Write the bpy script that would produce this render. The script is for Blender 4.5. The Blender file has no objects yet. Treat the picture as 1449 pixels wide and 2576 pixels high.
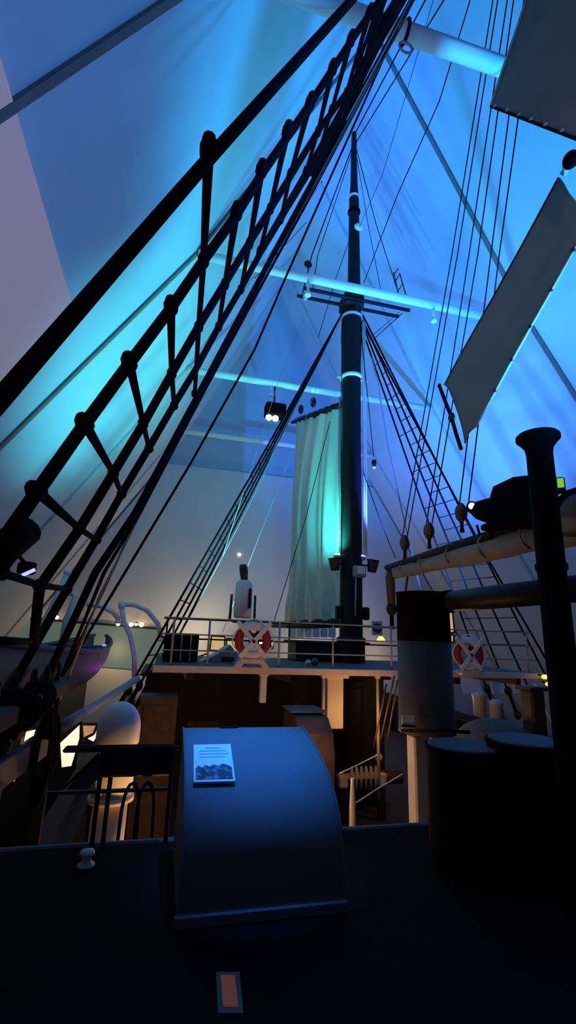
import bpy, math, random
import numpy as np
from mathutils import Vector, Matrix
random.seed(7)
sc = bpy.context.scene
COL = sc.collection
# ------------------------------------------------------------------ camera
W, H = 1449, 2576
FPX, PITCH, YAW, ROLL = 1200.0, .256, .240, .036
EYE = np.array([0, 0, 1.65])
cy, sy = math.cos(YAW), math.sin(YAW)
_f = np.array([sy, cy, 0]); _r = np.array([cy, -sy, 0]); _u = np.array([0, 0, 1.])
FW = _f * math.cos(PITCH) + _u * math.sin(PITCH)
_u2 = -_f * math.sin(PITCH) + _u * math.cos(PITCH)
RT = _r * math.cos(ROLL) + _u2 * math.sin(ROLL)
UP = -_r * math.sin(ROLL) + _u2 * math.cos(ROLL)
cam = bpy.data.cameras.new('camera'); co = bpy.data.objects.new('camera', cam); COL.objects.link(co)
cam.sensor_fit = 'VERTICAL'; cam.sensor_height = 36; cam.lens = 36 * FPX / H; cam.clip_start = .02; cam.clip_end = 200
co.matrix_world = Matrix(((RT[0], UP[0], -FW[0], 0), (RT[1], UP[1], -FW[1], 0), (RT[2], UP[2], -FW[2], 1.65), (0, 0, 0, 1)))
sc.camera = co

def ray(x, y): return RT * (x - W / 2) / FPX + UP * (H / 2 - y) / FPX + FW
def aty(x, y, d): v = ray(x, y); return v * d / v[1] + EYE      # the point seen there, at distance d along the ship
def atx(x, y, d): v = ray(x, y); return v * d / v[0] + EYE      # ... at d across the ship
def atz(x, y, z): v = ray(x, y); return v * (z - 1.65) / v[2] + EYE
def atd(x, y, d): v = ray(x, y); return v * d / math.hypot(v[0], v[1]) + EYE
def atp(x, y, P0, n): v = ray(x, y); return v * (np.dot(np.array(P0) - EYE, n) / np.dot(v, n)) + EYE
A = np.array

# ------------------------------------------------------------------ materials
def mat(name, col, rough=.7, noise=.15, scale=6, bump=.0, bscale=40, metal=0, spec=.3, col2=None):
    m = bpy.data.materials.new(name); m.use_nodes = True
    nt = m.node_tree; b = nt.nodes['Principled BSDF']
    b.inputs['Roughness'].default_value = rough; b.inputs['Metallic'].default_value = metal
    b.inputs['Specular IOR Level'].default_value = spec
    tc = nt.nodes.new('ShaderNodeTexCoord')
    n = nt.nodes.new('ShaderNodeTexNoise'); n.inputs['Scale'].default_value = scale; n.inputs['Detail'].default_value = 5
    nt.links.new(tc.outputs['Object'], n.inputs['Vector'])
    r = nt.nodes.new('ShaderNodeValToRGB')
    c2 = col2 or tuple(c * (1 - noise) for c in col); c1 = col if col2 else tuple(min(1, c * (1 + noise)) for c in col)
    r.color_ramp.elements[0].color = (*c2, 1); r.color_ramp.elements[1].color = (*c1, 1)
    r.color_ramp.elements[0].position = .3; r.color_ramp.elements[1].position = .7
    nt.links.new(n.outputs['Fac'], r.inputs['Fac']); nt.links.new(r.outputs['Color'], b.inputs['Base Color'])
    if bump:
        n2 = nt.nodes.new('ShaderNodeTexNoise'); n2.inputs['Scale'].default_value = bscale
        nt.links.new(tc.outputs['Object'], n2.inputs['Vector'])
        bp = nt.nodes.new('ShaderNodeBump'); bp.inputs['Strength'].default_value = bump; bp.inputs['Distance'].default_value = .02
        nt.links.new(n2.outputs['Fac'], bp.inputs['Height']); nt.links.new(bp.outputs['Normal'], b.inputs['Normal'])
    return m
def emit(name, col, s):
    m = bpy.data.materials.new(name); m.use_nodes = True
    b = m.node_tree.nodes['Principled BSDF']
    b.inputs['Base Color'].default_value = (*[c * .3 for c in col], 1)
    b.inputs['Emission Color'].default_value = (*col, 1); b.inputs['Emission Strength'].default_value = s
    return m
def planks(name, col, width, axis, rough=.6, gap=.25, spec=.25):
    m = mat(name, col, rough, .25, 3, .1, 30, spec=spec)
    nt = m.node_tree; b = nt.nodes['Principled BSDF']
    src = b.inputs['Base Color'].links[0].from_socket
    tc = nt.nodes.new('ShaderNodeTexCoord'); sp = nt.nodes.new('ShaderNodeSeparateXYZ')
    nt.links.new(tc.outputs['Object'], sp.inputs[0])
    d = nt.nodes.new('ShaderNodeMath'); d.operation = 'DIVIDE'; d.inputs[1].default_value = width
    nt.links.new(sp.outputs[axis], d.inputs[0])
    fr = nt.nodes.new('ShaderNodeMath'); fr.operation = 'FRACT'; nt.links.new(d.outputs[0], fr.inputs[0])
    lt = nt.nodes.new('ShaderNodeMath'); lt.operation = 'GREATER_THAN'; lt.inputs[1].default_value = .06; nt.links.new(fr.outputs[0], lt.inputs[0])
    mx = nt.nodes.new('ShaderNodeMixRGB'); mx.inputs[1].default_value = (*[c * gap for c in col], 1)
    nt.links.new(lt.outputs[0], mx.inputs[0]); nt.links.new(src, mx.inputs[2]); nt.links.new(mx.outputs[0], b.inputs['Base Color'])
    return m
M = dict(
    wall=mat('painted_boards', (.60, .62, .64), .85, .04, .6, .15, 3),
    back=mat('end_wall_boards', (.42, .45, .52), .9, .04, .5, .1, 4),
    beam=mat('white_beam_paint', (.75, .76, .76), .5, .05, 3),
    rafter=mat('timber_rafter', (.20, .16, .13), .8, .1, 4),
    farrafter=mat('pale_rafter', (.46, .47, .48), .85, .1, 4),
    lidm=mat('drum_lid_paint', (.07, .075, .085), .6, .2, 6),
    rope=mat('tarred_rope', (.007, .006, .008), .9, .4, 30, .5, 60, spec=.05),
    thin=mat('dark_line', (.012, .012, .016), .9, .3, 20, spec=.05),
    pale=mat('pale_line', (.36, .35, .32), .8, .2, 20),
    mast=mat('dark_oiled_mast', (.018, .011, .010), .6, .35, 5, .1, 30, col2=(.014, .009, .009), spec=.15),
    black=mat('black_metal', (.0025, .0022, .0028), .9, .2, 8, spec=.03),
    ironb=mat('black_iron_paint', (.004, .0035, .005), .85, .3, 8, .1, 60, spec=.05),
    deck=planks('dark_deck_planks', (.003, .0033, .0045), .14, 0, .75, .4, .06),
    lower=planks('lower_deck_planks', (.03, .026, .022), .14, 0, .7, .4),
    dwood=mat('dark_wood', (.014, .010, .008), .7, .4, 6, .1, 30),
    brown=mat('brown_wood', (.07, .036, .018), .6, .35, 5, .1, 30),
    hood=mat('grey_hood_paint', (.12, .128, .15), .65, .06, 4, .05, 60),
    sail=mat('canvas_sail', (.52, .53, .50), .9, .06, 2, .2, 50),
    greysail=mat('grey_brown_canvas', (.20, .185, .17), .95, .07, 2, .2, 60),
    furl=mat('furled_canvas', (.24, .21, .185), .9, .12, 4, .4, 14),
    white=mat('white_paint', (.72, .70, .66), .5, .05, 5),
    cream=mat('cream_paint', (.62, .52, .38), .5, .06, 5),
    greyp=mat('grey_funnel_paint', (.10, .075, .064), .6, .08, 5),
    red=mat('red_paint', (.30, .03, .025), .5, .15, 6),
    rim=mat('light_wood_edge', (.60, .50, .42), .6, .1, 4),
    plat=mat('platform_planks', (.07, .06, .06), .7, .2, 5),
    boat=mat('boat_blue_grey', (.06, .095, .125), .6, .08, 3),
    boatd=mat('boat_gunwale_blue', (.04, .06, .09), .6, .1, 3),
    block=mat('block_wood', (.10, .05, .02), .5, .3, 9),
    tarp=mat('brown_tarpaulin', (.10, .075, .055), .85, .2, 5, .3, 10),
    grey=mat('grey_steel', (.30, .32, .33), .5, .1, 8),
    bucket=mat('dark_red_lamp_body', (.05, .02, .025), .5, .2, 8),
)

# ------------------------------------------------------------------ mesh builder
class MB:
    def __init__(s): s.v = []; s.f = []; s.sm = []
    def add(s, vs, fs, smooth=False):
        o = len(s.v); s.v += [tuple(map(float, v)) for v in vs]
        for f in fs: s.f.append([i + o for i in f]); s.sm.append(smooth)
        return s
    def box(s, c, size, rz=0, ax=None, bev=0.0):
        hx, hy, hz = [d / 2 for d in size]
        if bev:
            b = min(bev, hx * .9, hy * .9, hz * .9); pts = []
            # chamfered along the vertical edges and at top / bottom
            ring = [(hx, hy - b), (hx - b, hy), (-hx + b, hy), (-hx, hy - b), (-hx, -hy + b), (-hx + b, -hy), (hx - b, -hy), (hx, -hy + b)]
            lv = [(-hz, .0), (-hz + b, 1), (hz - b, 1), (hz, .0)]
            for z, k in lv:
                for x, y in ring:
                    if k: pts.append((x, y, z))
                    else: pts.append((x - math.copysign(b, x), y - math.copysign(b, y), z))
            fs = [list(range(7, -1, -1)), list(range(24, 32))]
            for L in range(3):
                for i in range(8): j = (i + 1) % 8; fs.append([L * 8 + i, L * 8 + j, L * 8 + 8 + j, L * 8 + 8 + i])
        else:
            pts = [(x, y, z) for z in (-hz, hz) for x, y in ((-hx, -hy), (hx, -hy), (hx, hy), (-hx, hy))]
            fs = [[3, 2, 1, 0], [4, 5, 6, 7], [0, 1, 5, 4], [1, 2, 6, 5], [2, 3, 7, 6], [3, 0, 4, 7]]
        ca, sa = math.cos(rz), math.sin(rz); out = []
        for x, y, z in pts:
            if ax is not None: q = A(ax[0]) * x + A(ax[1]) * y + A(ax[2]) * z
            else: q = A([x * ca - y * sa, x * sa + y * ca, z])
            out.append(q + A(c))
        return s.add(out, fs)
    def tube(s, pts, r, n=10, caps=True, smooth=True):
        pts = [A(p, dtype=float) for p in pts]; rs = r if hasattr(r, '__len__') else [r] * len(pts)
        vs = []; fs = []; prev = None
        for i, p in enumerate(pts):
            t = pts[min(i + 1, len(pts) - 1)] - pts[max(i - 1, 0)]; t = t / (np.linalg.norm(t) + 1e-9)
            if prev is None:
                a = A([0, 0, 1.]) if abs(t[2]) < .9 else A([1., 0, 0]); u = np.cross(t, a)
            else: u = prev - t * np.dot(prev, t)
            u = u / np.linalg.norm(u); prev = u; w = np.cross(t, u)
            for k in range(n):
                a = 2 * math.pi * k / n; vs.append(p + rs[i] * (u * math.cos(a) + w * math.sin(a)))
        for i in range(len(pts) - 1):
            for k in range(n):
                j = (k + 1) % n; fs.append([i * n + k, i * n + j, (i + 1) * n + j, (i + 1) * n + k])
        s.add(vs, fs, smooth)
        if caps:
            o = len(s.v) - len(vs)
            s.f.append([o + k for k in range(n)][::-1]); s.sm.append(False)
            s.f.append([o + (len(pts) - 1) * n + k for k in range(n)]); s.sm.append(False)
        return s
    def lathe(s, c, prof, n=28, ax=None, smooth=True):      # prof: (radius, height) list
        X, Y, Z = (A([1, 0, 0]), A([0, 1, 0]), A([0, 0, 1])) if ax is None else map(A, ax)
        vs = []; fs = []
        for (r, h) in prof:
            for k in range(n):
                a = 2 * math.pi * k / n; vs.append(A(c) + X * r * math.cos(a) + Y * r * math.sin(a) + Z * h)
        for i in range(len(prof) - 1):
            for k in range(n):
                j = (k + 1) % n; fs.append([i * n + k, i * n + j, (i + 1) * n + j, (i + 1) * n + k])
        s.add(vs, fs, smooth); o = len(s.v) - len(vs)
        s.f.append([o + k for k in range(n)][::-1]); s.sm.append(False)
        s.f.append([o + (len(prof) - 1) * n + k for k in range(n)]); s.sm.append(False)
        return s
    def ball(s, c, r, n=12):
        rr = r if hasattr(r, '__len__') else (r, r, r); vs = []; fs = []; m = n // 2 + 1
        for i in range(m + 1):
            t = math.pi * i / m
            for k in range(n):
                a = 2 * math.pi * k / n
                vs.append(A(c) + A([rr[0] * math.sin(t) * math.cos(a), rr[1] * math.sin(t) * math.sin(a), -rr[2] * math.cos(t)]))
        for i in range(m):
            for k in range(n): j = (k + 1) % n; fs.append([i * n + k, i * n + j, (i + 1) * n + j, (i + 1) * n + k])
        return s.add(vs, fs, True)
    def prism(s, poly, ext):        # a planar polygon given depth
        n = len(poly); e = A(ext); vs = [A(p) for p in poly] + [A(p) + e for p in poly]
        fs = [list(range(n))[::-1], list(range(n, 2 * n))] + [[i, (i + 1) % n, n + (i + 1) % n, n + i] for i in range(n)]
        return s.add(vs, fs)
    def torus(s, c, R, r, u, w, a0=0, a1=2 * math.pi, n=24, m=10):
        u, w = A(u), A(w); full = abs(a1 - a0 - 2 * math.pi) < 1e-6
        pts = [A(c) + R * (u * math.cos(a0 + (a1 - a0) * i / n) + w * math.sin(a0 + (a1 - a0) * i / n)) for i in range(n + 1)]
        return s.tube(pts, r, m, not full)
    def grid(s, fn, nu, nv, th=None):
        vs = [A(fn(i / nu, j / nv)) for j in range(nv + 1) for i in range(nu + 1)]
        fs = [[j * (nu + 1) + i, j * (nu + 1) + i + 1, (j + 1) * (nu + 1) + i + 1, (j + 1) * (nu + 1) + i] for j in range(nv) for i in range(nu)]
        if th is None: return s.add(vs, fs, True)
        e = A(th); k = len(vs)
        s.add(vs + [v + e for v in vs], [f[::-1] for f in fs] + [[i + k for i in f] for f in fs], True)
        edge = [i for i in range(nu + 1)] + [j * (nu + 1) + nu for j in range(1, nv + 1)] + [nv * (nu + 1) + i for i in range(nu - 1, -1, -1)] + [j * (nu + 1) for j in range(nv - 1, 0, -1)]
        o = len(s.v) - 2 * k
        for a, b in zip(edge, edge[1:] + edge[:1]): s.f.append([o + a, o + b, o + b + k, o + a + k]); s.sm.append(False)
        return s
    def build(s, name, material, parent=None, origin=None):
        if parent is not None: o0 = A(parent['_o'])
        elif origin is not None: o0 = A(origin)
        else:
            v = A(s.v); o0 = A([(v[:, 0].min() + v[:, 0].max()) / 2, (v[:, 1].min() + v[:, 1].max()) / 2, v[:, 2].min()])
        me = bpy.data.meshes.new(name); me.from_pydata([tuple(A(v) - o0) for v in s.v], [], s.f)
        me.polygons.foreach_set('use_smooth', s.sm); me.materials.append(M[material] if isinstance(material, str) else material)
        me.validate(); me.update()
        import bmesh
        b = bmesh.new(); b.from_mesh(me); bmesh.ops.recalc_face_normals(b, faces=b.faces); b.to_mesh(me); b.free()
        ob = bpy.data.objects.new(name, me); COL.objects.link(ob); ob['_o'] = [float(x) for x in o0]
        if parent is not None:
            ob.parent = parent
            off = A(parent['_o']) - o0; ob.location = tuple(-off)
        else: ob.location = tuple(o0)
        return ob
def tag(o, label, cat, group=None):
    o['label'] = label; o['category'] = cat
    if group: o['group'] = group
    return o
def thing(name, label, cat, loc, group=None):
    o = bpy.data.objects.new(name, None); COL.objects.link(o); o.location = tuple(map(float, loc)); o['_o'] = [float(x) for x in loc]
    o.empty_display_size = .2
    return tag(o, label, cat, group)
def struct(o): o['kind'] = 'structure'; return o
def lerp(a, b, t): return A(a) * (1 - t) + A(b) * t
def frame_of(d):
    d = A(d, dtype=float); d /= np.linalg.norm(d); a = A([0, 0, 1.]) if abs(d[2]) < .95 else A([1., 0, 0])
    x = np.cross(a, d); x /= np.linalg.norm(x); return x, np.cross(d, x), d

# ------------------------------------------------------------------ lights
def spot(name, loc, tgt, col, w, ang, blend=1., size=.15):
    l = bpy.data.lights.new(name, 'SPOT'); l.color = col; l.energy = w; l.spot_size = math.radians(ang); l.spot_blend = blend; l.shadow_soft_size = size
    o = bpy.data.objects.new(name, l); COL.objects.link(o); o.location = tuple(loc)
    o.rotation_euler = (Vector(tuple(tgt)) - Vector(tuple(loc))).to_track_quat('-Z', 'Y').to_euler(); return o
def point(name, loc, col, w, size=.08):
    l = bpy.data.lights.new(name, 'POINT'); l.color = col; l.energy = w; l.shadow_soft_size = size
    o = bpy.data.objects.new(name, l); COL.objects.link(o); o.location = tuple(loc); return o

# ================================================================== THE HALL
FZ = -7.0; XK, ZK, ZA, XC = -.1, 11.2, 21.6, 5.0; S1 = 1.63
XF = XK - (ZK - FZ) / S1
Y0, Y1 = -9.0, 24.0
T = .25
def slope(side):
    f = (lambda x: x) if side < 0 else (lambda x: 2 * XC - x)
    b = MB(); pr = [(XF, FZ), (XK, ZK), (XC, ZA)]; outp = [(XC, ZA + .5), (XK - .35, ZK + .15), (XF - .4, FZ)]
    poly = [(f(x), Y0, z) for x, z in pr + outp]
    b.prism(poly, (0, Y1 - Y0, 0)); return b
struct(slope(-1).build('wall_left', 'wall')); struct(slope(1).build('wall_right', 'wall'))
gab = [(XF, FZ), (XK, ZK), (XC, ZA), (2 * XC - XK, ZK), (2 * XC - XF, FZ)]
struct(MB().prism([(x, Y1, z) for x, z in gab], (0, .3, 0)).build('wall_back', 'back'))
struct(MB().prism([(x, Y0 - .3, z) for x, z in gab], (0, .3, 0)).build('wall_front', 'wall'))
struct(MB().box((XC, (Y0 + Y1) / 2, FZ - .15), (2 * (XC - XF) + 1, Y1 - Y0 + 1, .3)).build('floor', 'dwood'))
n = 0
for yb, r in ((4.93, .15), (10.6, .12), (16.37, .13), (22.16, .12)):
    n += 1
    ybm, zb, ins = (5.25, 11.76, .3) if yb < 6 else (yb, 11.15, .05)
    b = MB().tube([(XK + ins, ybm, zb), (2 * XC - XK - ins, ybm, zb)], r, 14)
    struct(b.build('trim_%d' % n, 'beam'))
    for sgn in (-1, 1):
        f = (lambda x: x) if sgn < 0 else (lambda x: 2 * XC - x)
        n += 1; b = MB()
        for (x0, z0), (x1, z1) in (((XF, FZ), (XK, ZK)), ((XK, ZK), (XC, ZA))):
            d = A([f(x1) - f(x0), 0, z1 - z0]); L = np.linalg.norm(d); d /= L; nn = A([d[2], 0, -d[0]]) * (1 if sgn < 0 else -1)
            c = lerp((f(x0), yb, z0), (f(x1), yb, z1), .5) + nn * .03
            b.box(c, (L, .13, .06), ax=(d, (0, 1, 0), nn))
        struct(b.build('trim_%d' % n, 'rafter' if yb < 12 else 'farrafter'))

# small lamp brackets hanging under the beams
def beam_lamp(px, py, yb, label):
    p = aty(px, py, yb); t = thing('beam_lamp', label, 'lamp', (p[0], yb, 10.6), 'lamps clamped under the roof beams')
    MB().tube([(p[0], yb, 11.05), (p[0], yb, 10.75)], .035).build('stem', 'beam', t)
    MB().lathe((p[0], yb, 10.56), [(.04, .16), (.07, .14), (.085, .03)], 16).build('lamp_shade', 'beam', t)
beam_lamp(683, 975, 16.37, 'short pale bracket lamp under the teal end of the third roof beam')
beam_lamp(775, 725, 10.6, 'pale bracket lamp under the second roof beam left of the mast')
beam_lamp(1090, 775, 10.6, 'faint pale bracket lamp under the second roof beam right of the mast')
p = aty(1020, 100, 5.25)
t = thing('hanging_loop', 'blue-lit rope loop hung from the nearest roof beam beside the rigging', 'rope loop', (p[0], 5.25, 11.2))
MB().torus((p[0], 5.25, 11.4), .12, .02, (1, 0, 0), (0, 0, 1), n=20).build('loop', 'pale', t)
MB().torus((p[0], 5.25, 11.76), .17, .03, (0, 1, 0), (0, 0, 1), n=20).build('lashing', 'thin', t)

# lilac light patch on the left slope, imitated by a glowing panel
sd = A([1, 0, S1]); sd = sd / np.linalg.norm(sd); sn = A([S1, 0, -1.]); sn /= np.linalg.norm(sn)
def onsl(y, z, off): return A([XK - (ZK - z) / S1, y, z]) + sn * off
lpatch = thing('lilac_light_patch', 'pale lilac light patch made as a glowing panel on the sloping wall at the left edge', 'screen', onsl(4, 2, 0))
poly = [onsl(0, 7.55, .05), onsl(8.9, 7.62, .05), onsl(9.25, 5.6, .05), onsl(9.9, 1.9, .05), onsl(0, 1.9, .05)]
MB().prism(poly, -sn * .045).build('patch_panel', emit('lilac_patch_glow', (1, .84, 1.0), .14), lpatch)

xl = lambda z: XK - (ZK - z) / S1 + .12
bd = thing('backdrop_cloth', 'wide cloth toned pale grey for the projected sky, covering the end wall below the farthest roof beam', 'backdrop', (XC, 23.85, -3))
MB().prism([(xl(9.99), 23.82, 9.99), (10 - xl(9.99), 23.82, 9.99), (10 - xl(-3), 23.82, -3), (xl(-3), 23.82, -3)], (0, .05, 0)).build('cloth', mat('projected_sky_grey', (.60, .58, .55), .9, .05, .6, .1, 4), bd)  # warm grey colour stands in for the projected sky light
# ================================================================== THE SHIP'S DECKS
LD = -2.4
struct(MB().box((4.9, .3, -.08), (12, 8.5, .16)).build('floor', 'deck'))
b = MB().box((4.9, 14.2, LD - .08), (12.4, 19.2, .16)); struct(b.build('floor', 'lower'))
struct(MB().box((4.9, 4.46, LD / 2 - .08), (12, .1, -LD - .16)).build('trim_13', 'dwood'))
struct(MB().box((4.9, 4.57, -.03), (12, .06, .09), bev=.015).build('trim_14', mat('lit_deck_edge', (.10, .12, .13), .6, .2, 6)))  # bluish light on the deck edge is put into this colour
# hull sides under the deck
for sgn, xx in ((-1, -1.2), (1, 11.0)):
    struct(MB().box((xx, 9.8, -3.9), (.25, 28, 6.1)).build('trim_%d' % (15 if sgn < 0 else 16), 'dwood'))

# left rail of the near deck: cap, plank, stanchions
t = thing('ship_rail', 'dark wooden rail with stanchions along the left side of the near deck', 'railing', (-1.1, 1, 0))
MB().box((-1.12, .8, 1.02), (.26, 7.4, .1), bev=.02).build('rail_cap', 'dwood', t)
MB().box((-1.12, .8, .42), (.08, 7.4, .26), bev=.02).build('rail_plank', 'dwood', t)
for y in (-2.2, -.8, .6, 2.0, 3.2, 4.3): MB().box((-1.12, y, .5), (.12, .12, 1.0)).build('stanchion', 'dwood', t)
# rail of the well deck
for xx, lab in ((-1.05, 'dark low bulwark of the well deck behind the white cowl ventilator'), (10.95, 'dark low bulwark along the far right of the well deck')):
    t = thing('bulwark', lab, 'bulwark', (xx, 14, LD))
    MB().box((xx, 14.2, LD + .65), (.12, 19, 1.3)).build('planking', 'dwood', t)
    MB().box((xx, 14.2, LD + 1.33), (.3, 19, .08), bev=.02).build('rail_cap', 'dwood', t)
    for k in range(7): MB().box((xx + (.12 if xx < 0 else -.12), 6 + 2.7 * k, LD + .65), (.14, .14, 1.28)).build('stanchion', 'dwood', t)

struct(MB().box((-3.1, 9, -3.6), (.2, 29, 6.9)).build('wall_gallery_blackout', 'dwood'))  # dark wall added to black out the lit slope outboard
# ================================================================== NEAR RIGGING
TOP = A([5.0, 4.7, 17.35]); RAILP = A([-1.0, 0, 1.15]); SN = np.cross([0, 1, 0], TOP - RAILP); SN = SN / np.linalg.norm(SN)
def sp(x, y): return atp(x, y, RAILP, SN)
lad = thing('shroud_ladder', 'heavy black rope shrouds with ratlines sweeping up across the left half of the view', 'rigging ladder', (-1.0, 3.2, 1.1))
def foot(q, a, b):            # extend the line a->b down to the rail
    a, b = A(a), A(b); k = (RAILP[2] - a[2]) / (b[2] - a[2]); return a + (b - a) * k
def shroud(pxs, r, name='shroud', ext=True):
    pts = [sp(*q) for q in pxs]
    if ext: pts = [foot(None, pts[0], pts[-1])] + pts
    # straight, slack-free run on to the masthead
    pts = pts + [lerp(pts[-1], TOP + A([0, (pts[-1][1] - 4.7) * .06, 0]), 1)]
    MB().tube(pts, r, 10).build(name, 'rope', lad)
shroud([(0, 1005), (525, 400), (885, 0)], .032)
shroud([(95, 1235), (215, 1065), (325, 915), (430, 775), (512, 655), (592, 545), (660, 435), (780, 262), (885, 100)], .031)
shroud([(85, 1612), (100, 1475), (200, 1330), (285, 1190), (363, 1062), (432, 940), (500, 820), (566, 712), (628, 610), (690, 510), (800, 330), (870, 235)], .031, ext=False)
shroud([(38, 1712), (168, 1482), (242, 1357), (306, 1242), (375, 1126), (438, 1018), (492, 930), (550, 822), (605, 728), (656, 635), (706, 553)], .030, ext=False)
shroud([(118, 1705), (240, 1440), (340, 1290), (490, 1010), (620, 765), (760, 505), (1018, 30)], .034, ext=False)
shroud([(150, 1712), (262, 1440), (352, 1290), (500, 1010), (632, 765), (775, 505), (1026, 30)], .018, ext=False)
shroud([(706, 553), (800, 400), (880, 238), (968, 40)], .026, ext=False)
shroud([(785, 440), (868, 290), (922, 180), (996, 30)], .028, ext=False)
shroud([(654, 632), (770, 430), (850, 290), (905, 180), (982, 30)], .024, ext=False)
MB().tube([sp(-60, 1462), sp(0, 1385), sp(66, 1335)], [.07, .075, .07], 12).build('serving', 'rope', lad)
RUNGS = [[(525, 380), (512, 655), (500, 822), (490, 990)], [(430, 772), (432, 940), (438, 1020)], [(325, 912), (360, 1065), (375, 1128)],
         [(213, 1065), (285, 1190), (306, 1243)], [(92, 1235), (200, 1330), (242, 1358)], [(-60, 1425), (0, 1440), (100, 1472), (168, 1482)], [(-30, 1612), (85, 1614)],
         [(595, 535), (566, 715), (550, 822)], [(658, 428), (628, 612), (606, 728)], [(723, 332), (680, 525), (654, 632)], [(780, 260), (731, 438), (706, 553)],
         [(837, 172), (800, 331), (770, 430)], [(883, 100), (835, 276), (800, 390)], [(930, 33), (872, 232), (850, 298)], [(965, -20), (905, 150), (880, 245)], [(985, -60), (935, 90), (905, 190)], [(990, -60), (955, 40), (935, 130)]]
for r in RUNGS:
    ps = [sp(*q) for q in r]
    rat = MB().tube(ps, [.026] + [.02] * (len(ps) - 1), 8).build('ratline', 'rope', lad)
    for i, q in enumerate(ps):
        b = MB(); d = ps[min(i + 1, len(ps) - 1)] - ps[max(i - 1, 0)]; d = d / np.linalg.norm(d); R_ = .042 if i == 0 else .036
        b.tube([q - d * .055, q - d * .03, q + d * .03, q + d * .055], [R_ * .7, R_, R_, R_ * .7], 10)
        if i == 0: b.ball(q - d * .06, .034, 10)
        b.build('knot', 'rope', rat)
# deadeyes and lanyards at the rail
for (x, y) in ((40, 1718), (118, 1708), (-60, 1735)):
    q = sp(x, y); fx, fy, fd = frame_of(TOP - q)
    MB().lathe(q, [(.02, -.05), (.1, -.045), (.12, -.02), (.12, .02), (.1, .045), (.02, .05)], 18, ax=(frame_of(SN)[0], frame_of(SN)[1], SN)).build('deadeye', 'dwood', lad)
    e = q - fd * .42
    MB().lathe(e, [(.02, -.05), (.1, -.045), (.12, -.02), (.12, .02), (.1, .045), (.02, .05)], 18, ax=(frame_of(SN)[0], frame_of(SN)[1], SN)).build('deadeye', 'dwood', lad)
    b = MB()
    for k in (-1, 0, 1): b.tube([q + A([0, .05 * k, 0]), e + A([0, .05 * k, 0])], .013, 6)
    b.build('lanyard', 'rope', lad)
# rail-side clutter: hanks of rope on the pin rail
t = thing('pin_rail', 'dark pin rail clustered with belaying pins at the left edge below the shrouds', 'pin rail', (-1.0, 4, 0))
MB().box((-.93, 4.05, 1.12), (.22, 2.9, .12), bev=.02).build('rail', 'dwood', t)
for k in range(6): MB().lathe((-.93, 2.9 + .45 * k, .9), [(.012, 0), (.02, .25), (.03, .36), (.025, .42), (.01, .45)], 10).build('belaying_pin', 'dwood', t)
MB().box((-.95, 3.1, .5), (.1, .1, 1.05)).build('post', 'dwood', t); MB().box((-.95, 5.3, -.7), (.1, .1, 3.4)).build('post', 'dwood', t)
def hank(px, py, y, L, R_, label):
    p = aty(px, py, y); t = thing('rope_hank', label, 'rope coil', p - A([0, 0, L]), 'rope hanks on the left pin rail')
    b = MB()
    for k in range(7):
        a = random.uniform(-.5, .5); rr = R_ * (.55 + .08 * k)
        pts = [p + A([math.sin(2 * math.pi * j / 24) * rr * math.cos(a), math.sin(2 * math.pi * j / 24) * rr * math.sin(a) * .6 + (k - 3) * .02, -(1 - math.cos(2 * math.pi * j / 24)) * L / 2 * (1 - .04 * k)]) for j in range(25)]
        b.tube(pts, .018, 6, False)
    b.build('loops', 'rope', t)
    MB().torus(p - A([0, 0, L * .25]), R_ * .5, .03, (1, 0, 0), (0, 1, 0), n=14).build('wrap', 'rope', t)
hank(128, 1790, 4.6, .7, .09, 'thick dark hank of rope hanging beside the lit windows at left')
hank(92, 1716, 4.2, .3, .13, 'dark bunched rope at the foot of the thickest shroud')
hank(15, 1738, 3.6, .3, .22, 'broad dark hank of rope at the very left edge below the shrouds')
# spars and planks by the left rail
t = thing('boat_spar', 'blue-lit spar lying diagonally behind the ventilator at left', 'spar', aty(240, 1775, 6.4))
a, c = aty(150, 1832, 5.6), aty(345, 1708, 8.5)
MB().tube([a, lerp(a, c, .18), lerp(a, c, .2), c], [.05, .054, .05, .05], 14).build('pole', mat('blue_grey_spar', (.22, .24, .28), .6, .1, 4), t)
MB().tube([lerp(a, c, .0), lerp(a, c, .2)], .062, 14).build('band', 'hood', t)
t = thing('slanted_board', 'dark slanted board leaning by the rail left of the hood', 'board', aty(215, 1960, 4.7))
q = [aty(*v, 4.75) for v in ((250, 1895), (322, 1895), (215, 1988), (160, 1985))]
MB().prism(q, (0, .06, 0)).build('panel', mat('dark_slate_board', (.09, .105, .12), .6, .1, 5), t)
MB().tube([lerp(q[0], q[3], 0) + A([0, -.01, 0]), lerp(q[0], q[3], 1) + A([0, -.01, 0])], .015, 8).build('edge_strip', 'dwood', t)
t = thing('rail_plank', 'dark wide plank running down to the left edge beneath the bright window', 'plank', aty(40, 1925, 4.3))
a, c = aty(-60, 1990, 3.6), aty(118, 1868, 5.0); u = c - a; u /= np.linalg.norm(u); v_ = A([0, 0, 1]) - u * u[2]; v_ /= np.linalg.norm(v_)
MB().box((a + c) / 2, (np.linalg.norm(c - a), .06, .2), ax=(u, np.cross(v_, u), v_), bev=.01).build('board', mat('dark_blue_plank', (.03, .034, .045), .6, .2, 5), t)
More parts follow.
